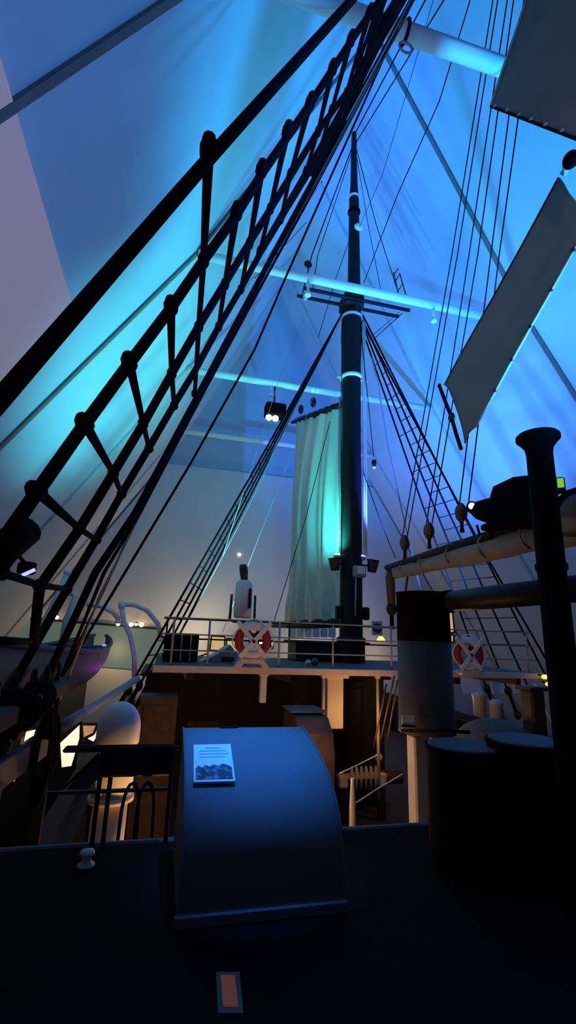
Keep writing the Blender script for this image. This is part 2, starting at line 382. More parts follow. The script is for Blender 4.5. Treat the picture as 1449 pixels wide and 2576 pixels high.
# deck-edge barrier left of the hood
t = thing('deck_barrier', 'dark rail barrier with hooped ironwork left of the curved hood', 'barrier', (-.2, 4.45, 0))
MB().box((-.1, 4.5, .60), (.6, .08, .19), bev=.015).build('top_board', mat('dark_navy_board', (.02, .022, .03), .6, .2, 5), t)
MB().box((-.23, 4.5, .715), (.9, .14, .03), bev=.01).build('cap', 'ironb', t)
MB().box((-.28, 4.5, .40), (.95, .03, .025)).build('lower_bar', mat('bluish_bar', (.08, .09, .11), .5, .1, 5), t)
for x in (-.38, -.30, .18): MB().tube([(x, 4.5, 0), (x, 4.5, .6)], .018, 8).build('post', 'ironb', t)
for x in (-.12, .0):
    MB().tube([(x - .07 + .07 * (1 - math.cos(math.pi * k / 10)), 4.5, .05 + .4 * math.sin(math.pi * k / 10) ** .6) for k in range(11)], .014, 8).build('hoop', 'ironb', t)
tag(MB().lathe(aty(222, 2128, 4.2) * A([1, 1, 0]), [(.06, 0), (.06, .015), (.035, .03), (.03, .06), (.055, .075), (.045, .1), (.01, .105)], 18).build('deck_cleat', 'white'), 'small white mooring knob on the deck below the dark barrier', 'bollard')

# ================================================================== CURVED HOOD WITH SIGN
prof = [(3.32, 0), (3.325, .2), (3.35, .40), (3.41, .52), (3.52, .625), (3.68, .725), (3.9, .80), (4.15, .86), (4.36, .89), (4.38, .88), (4.38, 0)]
hood = thing('companion_hood', 'grey curved companionway hood in the middle of the deck with a small sign', 'hatch hood', (.75, 3.85, 0))
XL, XR = .24, 1.26
sm = []                                     # finer profile by Catmull-Rom
P_ = [A(q) for q in prof[:9]]
for i in range(8):
    p0, p1, p2, p3 = P_[max(i - 1, 0)], P_[i], P_[i + 1], P_[min(i + 2, 8)]
    for k in range(4):
        s_ = k / 4; sm.append(.5 * (2 * p1 + (p2 - p0) * s_ + (2 * p0 - 5 * p1 + 4 * p2 - p3) * s_ ** 2 + (3 * p1 - p0 - 3 * p2 + p3) * s_ ** 3))
sm += [A(prof[8]), A(prof[10])]
b = MB(); k = len(sm)
b.add([(XL, y, z) for y, z in sm] + [(XR, y, z) for y, z in sm], [[i, i + 1, k + i + 1, k + i] for i in range(k - 1)], True)
b.add([(XL, y, z) for y, z in sm], [list(range(k))]); b.add([(XR, y, z) for y, z in sm], [list(range(k))])
b.build('shell', 'hood', hood)
MB().box((.75, 3.31, .035), (1.06, .05, .07), bev=.01).build('bottom_rail', 'hood', hood)
for xx in (XL, XR):
    MB().tube([(xx, y + .0, z) for y, z in sm[:-1]], .009, 6).build('edge_bead', 'hood', hood)
MB().box((.62, 4.36, .885), (.16, .05, .03), bev=.008).build('hinge', 'ironb', hood)
# sign
def surf(px, py):        # where that line of sight meets the curved shell
    v = ray(px, py)
    best = None
    for i in range(len(sm) - 2):
        (ya, za), (yb, zb) = sm[i], sm[i + 1]; n_ = A([0, -(zb - za), yb - ya]); d = np.dot(v, n_)
        if abs(d) < 1e-9: continue
        k_ = np.dot(A([0, ya, za]) - EYE, n_) / d; q = EYE + v * k_
        if k_ > 0 and min(za, zb) - 1e-4 <= q[2] <= max(za, zb) + 1e-4: best = q if best is None or k_ < best[3] else best; best = A([*q[:3], k_]) if len(best) == 3 else best
    return best[:3]
c4 = [surf(*q) for q in ((486, 1882), (579, 1880), (591, 1974), (486, 1977))]
nr = np.cross(c4[1] - c4[0], c4[3] - c4[0]); nr /= np.linalg.norm(nr); nr = nr if nr[2] > 0 else -nr
c4 = [q + nr * .012 for q in c4]
sg = thing('information_sign', 'small white sign with a dark picture of ice, lying on the curved hood', 'sign', c4[3])
brd = MB().prism(c4, nr * .016).build('board', mat('white_sign_board', (.80, .82, .84), .4, .02, 3), sg)
def sgp(u, v): return lerp(lerp(c4[0], c4[1], u), lerp(c4[3], c4[2], u), v)
pm = mat('picture_print', (.5, .55, .6), .5, .1, 5); nt = pm.node_tree
rm = [x for x in nt.nodes if x.type == 'VALTORGB'][0]; ns = [x for x in nt.nodes if x.type == 'TEX_NOISE'][0]
ns.inputs['Scale'].default_value = 22; rm.color_ramp.elements[0].color = (.02, .025, .04, 1); rm.color_ramp.elements[1].color = (.16, .2, .27, 1); rm.color_ramp.elements[0].position = .46; rm.color_ramp.elements[1].position = .62
edge = [(.05, .95), (.05, .68), (.12, .6), (.2, .66), (.3, .58), (.4, .64), (.5, .57), (.62, .62), (.72, .56), (.85, .6), (.95, .66), (.95, .95)]
MB().prism([sgp(*q) + nr * .017 for q in edge], nr * .002).build('picture', pm, brd)
b = MB()
for k, (u0, u1) in enumerate(((.3, .7), (.14, .86), (.14, .9), (.14, .82))):
    v0 = .1 + .085 * k; b.prism([sgp(u0, v0) + nr * .017, sgp(u1, v0) + nr * .017, sgp(u1, v0 + .022) + nr * .017, sgp(u0, v0 + .022) + nr * .017], nr * .001)
b.build('printed_lines', mat('faint_print', (.42, .45, .5), .5, .1, 5), brd)
# glass deck light near the camera
q = [atz(*v, 0) for v in ((543, 2452), (602, 2452), (612, 2556), (548, 2556))]
dl = thing('deck_light', 'small glowing dull orange light set in the dark deck at the bottom edge', 'deck light', (q[0] + q[2]) / 2)
MB().prism([v + A([0, 0, .0]) for v in q], (0, 0, .012)).build('frame', 'hood', dl)
ce = (q[0] + q[2]) / 2
MB().prism([ce + (v - ce) * A([.6, .75, 1]) + A([0, 0, .012]) for v in q], (0, 0, .006)).build('glass', emit('orange_glass', (.5, .16, .07), .13), dl)

# ================================================================== FAR MAST
MX, MY = 5.0, 12.66
mast = thing('far_mast', 'tall dark wooden mast with topmast and crosstrees rising through the bridge', 'mast', (MX, MY, LD))
MB().tube([(MX, MY, z) for z in (LD, 0, 4, 8, 10.2, 11.0, 12.6)], [.33, .33, .31, .29, .30, .34, .3], 20).build('lower_mast', 'mast', mast)
MB().box((MX, MY, 12.35), (.66, .7, .5), bev=.06).build('cheek', 'mast', mast)
MB().tube([(MX + .05, MY - .1, z) for z in (11.9, 14, 16.6, 17.2, 19.6)], [.22, .20, .17, .13, .09], 16).build('topmast', 'mast', mast)
MB().lathe((MX + .05, MY - .1, 15.95), [(.19, 0), (.22, .03), (.22, .1), (.19, .13)], 18).build('iron_band', 'black', mast)
MB().lathe((MX + .05, MY - .1, 16.6), [(.17, 0), (.2, .02), (.2, .08), (.16, .1)], 18).build('iron_band', 'white', mast)
MB().lathe((MX, MY, 11.75), [(.32, 0), (.37, .03), (.37, .08), (.32, .1)], 20).build('iron_band', 'grey', mast)
b = MB().lathe((MX, MY, 9.55), [(.33, 0), (.36, .02), (.36, .1), (.33, .12)], 22)
b.tube([(MX - .36, MY - .05, 9.6), (MX - .48, MY - .1, 9.5)], .03, 8); b.tube([(MX + .36, MY - .05, 9.6), (MX + .48, MY - .1, 9.5)], .03, 8)
b.build('mast_hoop', 'white', mast)
for yy, z0 in ((MY - .32, 12.3), (MY + .45, 12.62)):
    MB().box((MX + .1, yy, z0), (3.7, .1, .1), bev=.02).build('crosstree', 'mast', mast)
MB().ball((MX + .14, MY - .32, 15.2), (.17, .1, .14), 14).build('white_block', 'white', mast)
MB().lathe((MX, MY, 1.55), [(.33, 0), (.4, .04), (.4, .12), (.33, .16)], 20).build('mast_collar', 'mast', mast)
for sgn in (-1, 1): MB().box((MX + .40 * sgn, MY - .1, 2.35), (.18, .16, .35), bev=.03).build('mast_cleat', 'mast', mast)
MB().lathe((MX, MY, .4), [(.34, 0), (.36, .1), (.36, .14), (.34, .24)], 18).build('iron_band', 'mast', mast)
# blocks on the crosstree ends
for px, py, lab in ((768, 745, 'cluster of pale blocks hung on the left end of the crosstrees'), (775, 665, 'dark small block on the stay above the left crosstree end')):
    q = aty(px, py, MY - .4); t = thing('rigging_block', lab, 'block', q, None)
    MB().ball(q, (.1, .07, .15), 12).build('shell', 'pale' if py > 700 else 'mast', t)
    MB().torus(q, .11, .02, (1, 0, 0), (0, 0, 1), n=18).build('strop', 'thin', t)
# pale halyards hugging the mast above the uplights
rbn = thing('halyard_bundle', 'pale blue-lit halyards hugging the right side of the far mast', 'rope bundle', (5.36, 12.5, 3.9))
for k, (dx, dy) in enumerate(((0, 0), (.045, -.03), (-.03, -.055))):
    MB().tube([(5.34 + dx, 12.50 + dy, z) for z in (3.95, 6.5, 9.0, 11.6)], .032, 8).build('rope', 'white', rbn)
rbn = thing('halyard_bundle', 'pale teal-lit halyard along the left side of the far mast beside the sail', 'rope bundle', (4.66, 12.6, 3.9))
for dx in (0, -.05): MB().tube([(4.64 + dx, 12.62, 4.0), (4.64 + dx, 12.62, 8.9)], .02, 8).build('rope', 'pale', rbn)
# lamps fixed on the mast
def bucket(px, py, label, tilt):
    q = aty(px, py, MY - .15); t = thing('mast_lamp', label, 'lamp', q, 'dark bucket lamps on the mast')
    fx = frame_of((tilt, -.1, 1))
    MB().lathe(q - fx[2] * .17, [(.11, 0), (.13, .05), (.17, .34), (.16, .35)], 18, ax=fx).build('lamp_body', 'bucket', t)
    MB().torus(q + fx[2] * .17, .17, .015, fx[0], fx[1], n=20).build('rim', 'black', t)
    MB().tube([q, (MX + math.copysign(.3, q[0] - MX), MY, q[2] + .05)], .025, 8).build('bracket', 'black', t)
    return q
bucket(842, 1420, 'dark bucket-shaped lamp on the left of the mast beside the sail foot', -.12)
bucket(937, 1425, 'dark bucket-shaped lamp on the right of the mast beside the grey box', .1)
q = aty(904, 1438, MY - .38)
t = thing('junction_box', 'grey electrical box on the front of the mast between the two lamps', 'junction box', q)
MB().box(q, (.36, .16, .32), bev=.03).build('case', 'grey', t); MB().box(q + A([.02, -.09, .02]), (.22, .03, .2), bev=.01).build('cover', 'white', t)
MB().tube([q + A([-.1, 0, -.16]), q + A([-.1, .05, -1.2])], .025, 8).build('conduit', 'grey', t)
# two uplights
def uplight(px, py, y, col, label):
    q = aty(px, py, y); t = thing('uplight', label, 'lamp', q, 'glowing uplights on the mast')
    MB().lathe(q - A([0, 0, .09]), [(.05, 0), (.09, .02), (.1, .09), (.09, .1)], 18).build('housing', 'grey', t)
    MB().ball(q + A([0, 0, .02]), (.09, .09, .05), 14).build('lens', emit('glow_' + label.split()[0], col, 4), t)
    return q
ql = uplight(848, 1398, MY - .05, (.25, .9, .8), 'teal glowing uplight at the left of the mast under the sail')
qr = uplight(911, 1402, MY - .15, (.12, .25, 1), 'blue glowing uplight at the right side of the mast')

# far sail with gaff and boom
sl = thing('hanging_sail', 'teal-lit pale sail hanging in soft folds left of the far mast', 'sail', (5, 17, 2.2))
def sailf(u, v):           # u from mast outwards, v from foot upwards
    y0 = 13.2; y1 = 20.2 - .8 * min(1, v * 4) ** .6 if v < .25 else 19.4
    y = y0 + (y1 - y0) * u
    zt = 8.9 + .36 * (y - 13.3); zb = 2.35 + .25 * (1 - u) * 1.0 if u < .5 else 2.35 + .02
    zb = 2.14 + .05 * (1 - u)
    x = 5 - .05 + .10 * math.sin(u * 26 + 1.2 * v) * (1 - .5 * v) + .05 * math.sin(u * 57 + 3 * v) - .35 * math.sin(math.pi * v) * math.sin(math.pi * u)
    if v < .16: x += -.10 * math.sin(u * 40) * (v / .16) * (1 - v / .16) * 4
    return (x, y, zb + (zt - zb) * v)
MB().grid(sailf, 70, 44).build('canvas', 'sail', sl)
MB().tube([(5, 13.0, 8.95), (5, 16.5, 10.15), (5, 20.2, 11.5)], [.10, .12, .08], 12).build('gaff', 'mast', sl)
for k in range(9):
    y = 13.5 + .72 * k; z = 8.95 + .36 * (y - 13.0)
    MB().torus((5, y, z - .05), .15, .014, (1, 0, 0), (0, 0, 1), n=12, m=6).build('lacing', 'thin', sl)
for (px, py) in ((757, 1030), (788, 1012)):
    q = atx(px, py, 5); MB().ball(q, (.12, .14, .22), 12).build('gaff_block', 'mast', sl)
b = MB()
for k in range(12):
    z = 4.2 + .42 * k; b.torus((5, 13.02, z), .08, .012, (0, 1, 0), (0, 0, 1), n=10, m=5)
b.build('luff_rings', 'thin', sl)
bm_ = thing('sail_boom', 'dark boom under the foot of the teal-lit sail', 'spar', (5, 17, 2.1))
MB().tube([(5, 13.0, 2.1), (5, 17, 2.12), (5, 22.6, 2.15)], [.14, .16, .11], 14).build('pole', 'mast', bm_)
MB().ball((5, 13.0, 2.1), .2, 12).build('jaw', 'mast', bm_)
# mast-head rigging: stays
def line(pts, r, label, cat='rope', name='stay', m='thin', group=None):
    return tag(MB().tube(pts, r, 6).build(name, m), label, cat, group)
YM = MY - .2
TT = A([MX + .05, MY - .1, 19.2])
line([(4.9, 4.72, 16.4), (5.02, 12.5, 19.4)], .022, 'dark stay running from the top of the rigging bundle to the thin topmast head')
line([(5.1, 4.72, 15.6), (5.1, 12.5, 19.1)], .020, 'second dark stay meeting the topmast head just right of the first')
line([TT + A([-.05, 0, -.2]), aty(785, 640, YM), aty(762, 735, YM)], .022, 'left topmast shroud down to the crosstree end', group='topmast shrouds')
line([TT + A([-.05, 0, -.4]), aty(800, 640, YM), aty(785, 735, YM)], .014, 'thin left topmast shroud just inside the outer one')
line([aty(880, 600, YM), aty(845, 700, YM), aty(800, 850, YM)], .012, 'short thin line left of the topmast above the crosstrees')
line([TT + A([.1, 0, -.3]), aty(945, 560, YM), aty(1003, 740, YM)], .014, 'right topmast shroud down past the short rung ladder')
line([TT + A([.1, 0, -.6]), aty(925, 560, YM), aty(960, 740, YM)], .010, 'thin inner right topmast shroud')
line([aty(1012, 788, YM), aty(938, 855, YM)], .014, 'thin brace from the right crosstree end to the shrouds', group=None)
line([aty(1005, 785, YM), aty(930, 850, YM)], .010, 'thinner brace beside the one at the right crosstree end')
line([(5.0, 4.9, 15.6), atx(1105, 255, 5) * A([1, 1, 1]), atx(1000, 490, 5), aty(915, 712, YM)], .014, 'long thin diagonal line from upper right to the mast above the crosstrees')
line([atx(1090, 0, 5), atx(1022, 235, 5), atx(962, 440, 5), aty(900, 580, YM)], .008, 'fainter thin diagonal line left of the long one')
line([aty(640, 700, 14), aty(770, 560, 15.5)], .012, 'faint teal thread slanting across the bright part of the left wall')
# short rung ladder at right of topmast
t = thing('rung_ladder', 'short dark ladder of rungs above the right crosstree end', 'ladder', aty(1005, 740, YM))
for a_, c_ in (((990, 685), (1002, 738)), ((1006, 690), (1022, 745))): MB().tube([aty(*a_, YM), aty(*c_, YM)], .018, 6).build('side_rope', 'thin', t)
for a_, c_ in (((988, 694), (1002, 675)), ((994, 710), (1006, 688)), ((998, 738), (1014, 712))): MB().tube([aty(*a_, YM), aty(*c_, YM)], .016, 6).build('rung', 'thin', t)

# far shrouds
def far_ladder(side, label):
    s = -1 if side < 0 else 1; fx = -.75 if s < 0 else 10.75
    t = thing('shroud_ladder', label, 'rigging ladder', (fx, 13.2, -.4))
    tops = [A([MX + s * .33, MY - .15 + .1 * k, 11.9]) for k in range(4)]
    feet = [A([-.95 + .21 * k, 11.9 + .9 * k, -.3]) for k in range(4)]
    if s > 0: feet = [A([11.1 - .2 * k, 11.8 + .8 * k, -.4]) for k in range(4)]
    for a_, c_ in zip(tops, feet):
        MB().tube([a_, lerp(a_, c_, .5) + A([0, 0, -.06]), c_], .028, 8).build('shroud', 'rope', t)
        d = (a_ - c_) / np.linalg.norm(a_ - c_)
        for h in (0, .75):
            MB().ball(c_ + d * h, (.09, .14, .14), 10).build('deadeye', 'dwood', t)
        MB().tube([c_, c_ + d * .75], .05, 8).build('lanyard', 'rope', t)
    for k in range(24):
        f = .20 + .036 * k if s < 0 else .12 + .031 * k
        if f > .95: break
        ps = [lerp(c_, a_, 1 - f) * 1 for a_, c_ in zip(tops, feet)]
        ps = [lerp(a_, c_, f) for a_, c_ in zip(tops, feet)]
        MB().tube(ps[:3] if k % 3 else ps, .014, 6).build('ratline', 'rope', t)
far_ladder(-1, 'narrow shroud ladder running from the mast down to the left end of the bridge')
far_ladder(1, 'blue-lit shroud ladder spreading down to the right behind the grey funnel')
line([A([MX + .35, MY, 11.8]), aty(1225, 1402, 12.3), aty(1392, 1690, 12.0)], .03, 'single dark backstay ending by the yellow lamps at right', m='rope')
# pale and dark falls near the left of the mast
for pts, r, m, lab in (
        ([(835, 850), (700, 1105), (655, 1215), (560, 1400), (430, 1640)], .010, 'pale', 'pale teal-lit rope crossing in front of the black floodlight'),
        ([(858, 800), (815, 920), (770, 1050), (640, 1380), (560, 1590)], .007, 'pale', 'short pale rope close left of the far mast'),
        ([(765, 800), (700, 960), (660, 1090), (560, 1400)], .008, 'pale', 'faint pale rope falling from the left crosstree end'),
        ([(830, 1060), (770, 1300), (690, 1560)], .011, 'thin', 'thin dark line hanging across the teal-lit sail'),
        ([(860, 870), (858, 1030), (858, 1240)], .012, 'thin', 'thin dark halyard hugging the left side of the far mast'),
        ([(905, 800), (925, 1000), (940, 1150)], .012, 'thin', 'thin line holding the small hanging block right of the mast'),
        ([(935, 900), (950, 960), (975, 1120), (1010, 1280), (1075, 1560)], .022, 'pale', 'pale blue-lit rope slanting down right of the mast'),
        ([(915, 1190), (960, 1320), (995, 1405)], .012, 'thin', 'thin dark guy running down to the tip of the furled boom')):
    line([aty(x, y, 12.4) for x, y in pts], r, lab, m=m)
q = aty(941, 1165, 12.4); t = thing('rigging_block', 'small block hanging on a line right of the far mast', 'block', q)
MB().ball(q, (.08, .06, .12), 12).build('shell', 'mast', t); MB().ball(q - A([0, 0, .13]), (.05, .05, .05), 10).build('hook', 'white', t)
# near running stays on the left
line([aty(98, 1800, 5.6), aty(480, 1165, 6.2), aty(640, 880, 6.0), aty(722, 690, 5.8), aty(1000, 70, 5.0), aty(1066, -75, 4.85)], .017, 'lone thin dark stay parallel to the shrouds, right of the ratlines', m='rope')
line([aty(165, 1690, 5.9), aty(300, 1400, 5.8), aty(430, 1110, 5.6), aty(560, 870, 5.4), aty(790, 470, 5.1), aty(1012, 60, 4.8), aty(1070, -60, 4.75)], .016, 'brownish line close beside the thickest shroud', m='block')
line([aty(150, 1760, 5.3), aty(250, 1500, 5.3), aty(410, 1180, 5.3), aty(560, 880, 5.1), aty(780, 470, 4.9), aty(1008, 50, 4.7), aty(1062, -60, 4.7)], .012, 'thin pale-flecked line between the thickest shroud and the lone stay', m='grey')

# ================================================================== NEAR MAST GEAR AT RIGHT
for (a_, c_), lab in zip((((1240, 0), (1012, 1352)), ((1252, 0), (1024, 1352)), ((1276, 0), (1072, 1322)), ((1292, 0), (1086, 1322)), ((1318, 0), (1155, 1275)), ((1345, 0), (1178, 1270))),
                         ('leftmost halyard of the right-hand fall, to the first block', 'second halyard from the left, to the first block', 'third halyard from the left, to the middle block',
                          'fourth halyard from the left, to the middle block', 'fifth halyard from the left, to the block beside the glowing projector lens', 'rightmost halyard, passing behind the grey sails to the glowing lens')):
    mid = {1240: (1137, 640), 1252: (1151, 640), 1276: (1180, 640), 1292: (1202, 640), 1318: (1235, 640), 1345: (1256, 640)}[a_[0]]
    line([atx(*a_, 5.12), atx(*mid, 5.12), atx(*c_, 5.05)], .012, lab, name='halyard', group='halyards right of the far mast')
for (x, y), lab in (((1018, 1366), 'leftmost brown wooden block above the furled boom'), ((1079, 1336), 'middle brown wooden block above the furled boom'), ((1160, 1290), 'dark red-brown block beside the glowing projector lens')):
    q = atx(x, y, 5.02); t = thing('wooden_block', lab, 'block', q - A([0, 0, .2]), 'blocks of the right-hand falls')
    MB().ball(q, (.11, .12, .17), 14).build('shell', 'block', t)
    MB().torus(q, .135, .016, (0, .85, 0), (0, 0, 1.25), n=20).build('strop', 'rope', t)
    MB().tube([q - A([0, 0, .15]), q - A([0, 0, .24]), q - A([0, 0, .36])], [.04, .03, .045], 10).build('shackle', 'black', t)
# canvas strips
def cloth(px, x, label, name, belly=.15):
    q = [atx(a_, b_, x) for a_, b_ in px]
    t = thing(name, label, 'sail', q[3])
    # px: four sides as ordered corners, each side may bow inwards
    def fn(u, v): 
        p = lerp(lerp(q[0], q[1], u), lerp(q[3], q[2], u), v)
        return p + A([belly * math.sin(math.pi * u) * math.sin(math.pi * v), 0, 0]) + A([.012 * math.sin(14 * u + 5 * v), 0, 0])
    return t, q, fn
t, q, fn = cloth([(1350, -90), (1580, -90), (1580, 400), (1236, 268)], 4.2, 'large grey-brown canvas filling the upper right corner', 'stowed_sail')
MB().grid(fn, 24, 24, (.03, 0, 0)).build('canvas', 'greysail', t)
MB().tube([fn(0, v) for v in np.linspace(0, 1, 12)], .022, 8).build('bolt_rope', 'pale', t)
MB().tube([fn(u, 1) for u in np.linspace(0, 1, 12)], .018, 8).build('bolt_rope', 'thin', t)
b = MB()
for u in np.linspace(.04, .95, 9): b.ball(fn(u, .985), (.03, .035, .035), 8)
b.build('grommets', 'grey', t)
q0 = [(1405, 446), (1480, 560), (1205, 1060), (1118, 968)]
t, q, fn = cloth(q0, 5.0, 'long grey-brown canvas strip slanting down at right with a pointed lower end', 'stowed_sail', .1)
tip = atx(1168, 1128, 5.0)
def fn2(u, v):
    p = A(fn(u, v)); 
    if v > .86:
        k = (v - .86) / .14; base = lerp(fn(.0, .86), fn(1, .86), u)
        lo = lerp(atx(1118, 968, 5.0), atx(1205, 1055, 5.0), u)
        sag = -lerp(A([0, 0, 0]), lo - tip, (1 - abs(2 * (u - .62)) ** 1.2 if abs(2 * (u - .62)) < 1 else 0))
        p = lerp(base, lo, k) + sag * k * .9
    return p
MB().grid(fn2, 30, 40, (.03, 0, 0)).build('canvas', 'greysail', t)
MB().tube([fn2(1, v) for v in np.linspace(0, .95, 14)], .016, 8).build('bolt_rope', 'pale', t)
MB().tube([fn2(0, v) for v in np.linspace(0, 1, 14)], .014, 8).build('bolt_rope', 'thin', t)
b = MB()
for v in np.linspace(.1, .8, 5): b.ball(fn2(1, v) + A([0, .03, .0]), (.03, .04, .04), 8)
b.build('cringle', 'bucket', t)
t = thing('sheet_rope', 'dark hanging rope at the pointed lower end of the grey canvas strip', 'rope', atx(1160, 1130, 4.98))
pp = [atx(*q, 4.97) for q in ((1105, 970), (1122, 1015), (1136, 1050), (1147, 1090), (1160, 1130))]
MB().tube(pp, .035, 8).build('rope', 'rope', t); MB().ball(pp[2], (.06, .08, .1), 10).build('knot', 'bucket', t); MB().ball(pp[0], (.03, .06, .04), 8).build('toggle', 'rope', t)
line([atx(1415, 440, 4.95), atx(1440, 400, 4.95), atx(1470, 380, 4.95)], .05, 'blue-lit rope end tying the top of the canvas strip at the right edge', m='pale', name='tie_rope')
q = atx(1436, 402, 4.9); tag(MB().ball(q, (.1, .12, .12), 12).build('rigging_block', 'black'), 'black block at the right edge between the two grey canvases', 'block')
# boom with furled canvas
fb = thing('furled_boom', 'boom with pale furled canvas slung across the right side', 'spar', (5, 8, 3))
pts = [A([5, y, 3.13 + .0 * y]) for y in np.linspace(4.75, 9.9, 16)]
b = MB(); vs = []; NN = 18
for i, p in enumerate(pts):
    k = i / 15; r0 = .20 - .09 * k
    for a_ in range(NN):
        an = 2 * math.pi * a_ / NN; rr = r0 * (1 + .08 * math.sin(3 * an + i * .9) + .05 * math.sin(7 * an - i * 1.7) + .05 * math.sin(i * 2.1))
        vs.append(p + A([rr * math.cos(an), 0, rr * 1.05 * math.sin(an)]))
b.add(vs, [[i * NN + k, i * NN + (k + 1) % NN, (i + 1) * NN + (k + 1) % NN, (i + 1) * NN + k] for i in range(15) for k in range(NN)], True)
b.add(vs[-NN:], [list(range(NN))]); b.build('furled_canvas', 'furl', fb)
MB().tube([(4.93, 4.7, 3.36), (4.93, 7.5, 3.34), (4.93, 10.25, 3.30)], [.075, .07, .06], 12).build('pole', 'dwood', fb)
for y in (5.6, 6.6, 7.6, 8.6, 9.5): MB().torus((4.98, y, 3.18), .25 - .03 * (y - 5), .015, (1, 0, 0), (0, 0, 1), n=18, m=6).build('gasket', 'furl', fb)
a_, c_ = atx(980, 1425, 5), atx(985, 1520, 5)
t = thing('boom_end_tackle', 'dark brown tackle hanging from the tip of the furled boom', 'block', c_)
MB().tube([a_, lerp(a_, c_, .3), c_], [.05, .11, .09], 12).build('strap', 'block', t); MB().ball(c_ - A([0, 0, .1]), (.12, .12, .16), 12).build('shell', 'dwood', t)
MB().tube([c_ - A([0, 0, .2]), c_ - A([0, .0, .55])], .05, 8).build('rope_tail', 'rope', t)
line([atx(1045, 1410, 5.0), atx(1025, 1450, 5.0), atx(1020, 1490, 4.9)], .03, 'short pale rope end hanging from the furled boom above the black funnel top', m='block', name='rope_end')
# video projector riding above the boom
pr = thing('video_projector', 'black projector with a glowing white lens above the furled boom', 'projector', (4.72, 6, 3.3))
body = [atx(*q, 4.62) for q in ((1182, 1290), (1196, 1262), (1232, 1252), (1240, 1224), (1290, 1200), (1325, 1196), (1356, 1203), (1358, 1318), (1300, 1328), (1230, 1318), (1196, 1305))]
MB().prism(body, (.3, 0, 0)).build('housing', 'black', pr)
c = atx(1187, 1275, 4.72)
lbr = MB().lathe(c, [(.085, -.12), (.085, .05), (.07, .06)], 20, ax=frame_of((-.55, -.83, -.05))).build('lens_barrel', 'black', pr)
fr_ = frame_of((-.55, -.83, -.05))
MB().lathe(c + fr_[2] * .055, [(.05, 0), (.052, .01), (.03, .03), (.005, .036)], 18, ax=fr_).build('lens', emit('lens_glow', (1, .93, .85), 25), lbr)
a_ = atx(1205, 1320, 4.72); MB().box(atx(1245, 1322, 4.77), (.2, .45, .1), bev=.02).build('mount', 'ironb', pr)
for q in ((1230, 1330), (1200, 1322)): MB().tube([atx(*q, 4.75), atx(q[0] + 8, q[1] + 28, 4.9)], .02, 8).build('bracket', 'ironb', pr)
# funnel
fx0 = atd(1066, 1610, 6.3); FXY = A([fx0[0], fx0[1], 0])
fu = thing('funnel', 'round grey funnel with a broad black top band, right of the mast', 'funnel', FXY + A([0, 0, -.5]))
zt = atd(1062, 1492, 6.3)[2]; zb_ = atd(1066, 1613, 6.3)[2]; z0 = atd(1076, 1842, 6.3)[2]
MB().lathe(FXY + A([0, 0, z0]), [(.33, 0), (.325, .02), (.318, zb_ - z0)], 36).build('stack', 'greyp', fu)
MB().lathe(FXY + A([0, 0, zb_]), [(.319, 0), (.319, zt - zb_ - .03), (.325, zt - zb_ - .025), (.325, zt - zb_), (.29, zt - zb_), (.28, zt - zb_ - .25)], 36).build('black_top', 'black', fu)
MB().box(FXY + A([-.12, 0, (z0 - .55) / 2 - .02]), (.2, .2, z0 + .55), bev=.02).build('support', 'cream', fu)
MB().box(FXY + A([.11, .03, (z0 - .55) / 2 - .02]), (.14, .16, z0 + .55), bev=.02).build('support', 'cream', fu)
tag(MB().box(FXY + A([.02, .05, (-.58 + LD) / 2]), (.62, .6, -LD - .58), bev=.03).build('plinth', 'ironb'), 'dark plinth carrying the legs of the grey funnel', 'plinth')
a_ = atd(1027, 1826, 5.9); t = thing('notice_plate', 'small pale pink plate fixed low at the left of the grey funnel', 'plate', a_)
MB().box(a_ + A([0, 0, .03]), (.14, .02, .15), rz=-.3, bev=.005).build('plate', 'white', t); MB().box(a_ + A([0, -.012, -.0]), (.16, .02, .018), rz=-.3).build('strap', 'black', t)
# dark spar behind post
a_, c_ = atd(1118, 1514, 6.15), atd(1500, 1476, 4.9)
sp_ = thing('deck_spar', 'thick dark horizontal spar from the funnel top past the flanged post', 'spar', (a_ + c_) / 2)
MB().tube([a_, lerp(a_, c_, .3), c_], [.115, .125, .12], 16).build('pole', mat('dark_brown_spar', (.014, .007, .006), .5, .3, 5), sp_)
MB().tube([lerp(a_, c_, .02), lerp(a_, c_, .06)], .135, 16).build('end_band', 'black', sp_)
# flanged post
PX, PY = 2.80, 3.0
zt = atd(1361, 1092, 4.1)[2]
po = thing('flanged_post', 'tall dark pipe post with a flat flared cap near the right edge', 'post', (PX, PY, 0))
MB().lathe((PX, PY, 0), [(.13, 0), (.13, .06), (.105, .08), (.102, 1.5), (.098, zt - .16)], 28).build('pipe', 'ironb', po)
MB().lathe((PX, PY, zt - .17), [(.098, 0), (.105, .05), (.14, .10), (.165, .125), (.165, .155), (.15, .17)], 32).build('cap_flange', 'ironb', po)
for z in (.9, 2.2): MB().lathe((PX, PY, z), [(.103, 0), (.112, .01), (.112, .05), (.103, .06)], 24).build('band', 'ironb', po)
q = atd(1407, 1222, 4.6); t = thing('control_unit', 'small dark unit with a glowing green display behind the flanged post', 'control unit', q)
MB().box(q, (.09, .07, .14), rz=-.75, bev=.01).build('case', 'black', t); MB().box(q + A([-.028, -.045, .01]), (.05, .02, .08), rz=-.75).build('display', emit('green_display', (.35, .9, .05), .55), t)
pp = [atd(*q, 4.7) for q in ((1400, 1275), (1412, 1255), (1430, 1240), (1470, 1228))]
line(pp, .03, 'black cable curving behind the flanged post at the right edge', 'cable', 'cable', 'black')
q = atd(1452, 1275, 5.6); t = thing('canvas_bundle', 'rolled canvas tinted for lilac light at the right edge behind the flanged post', 'canvas roll', q)
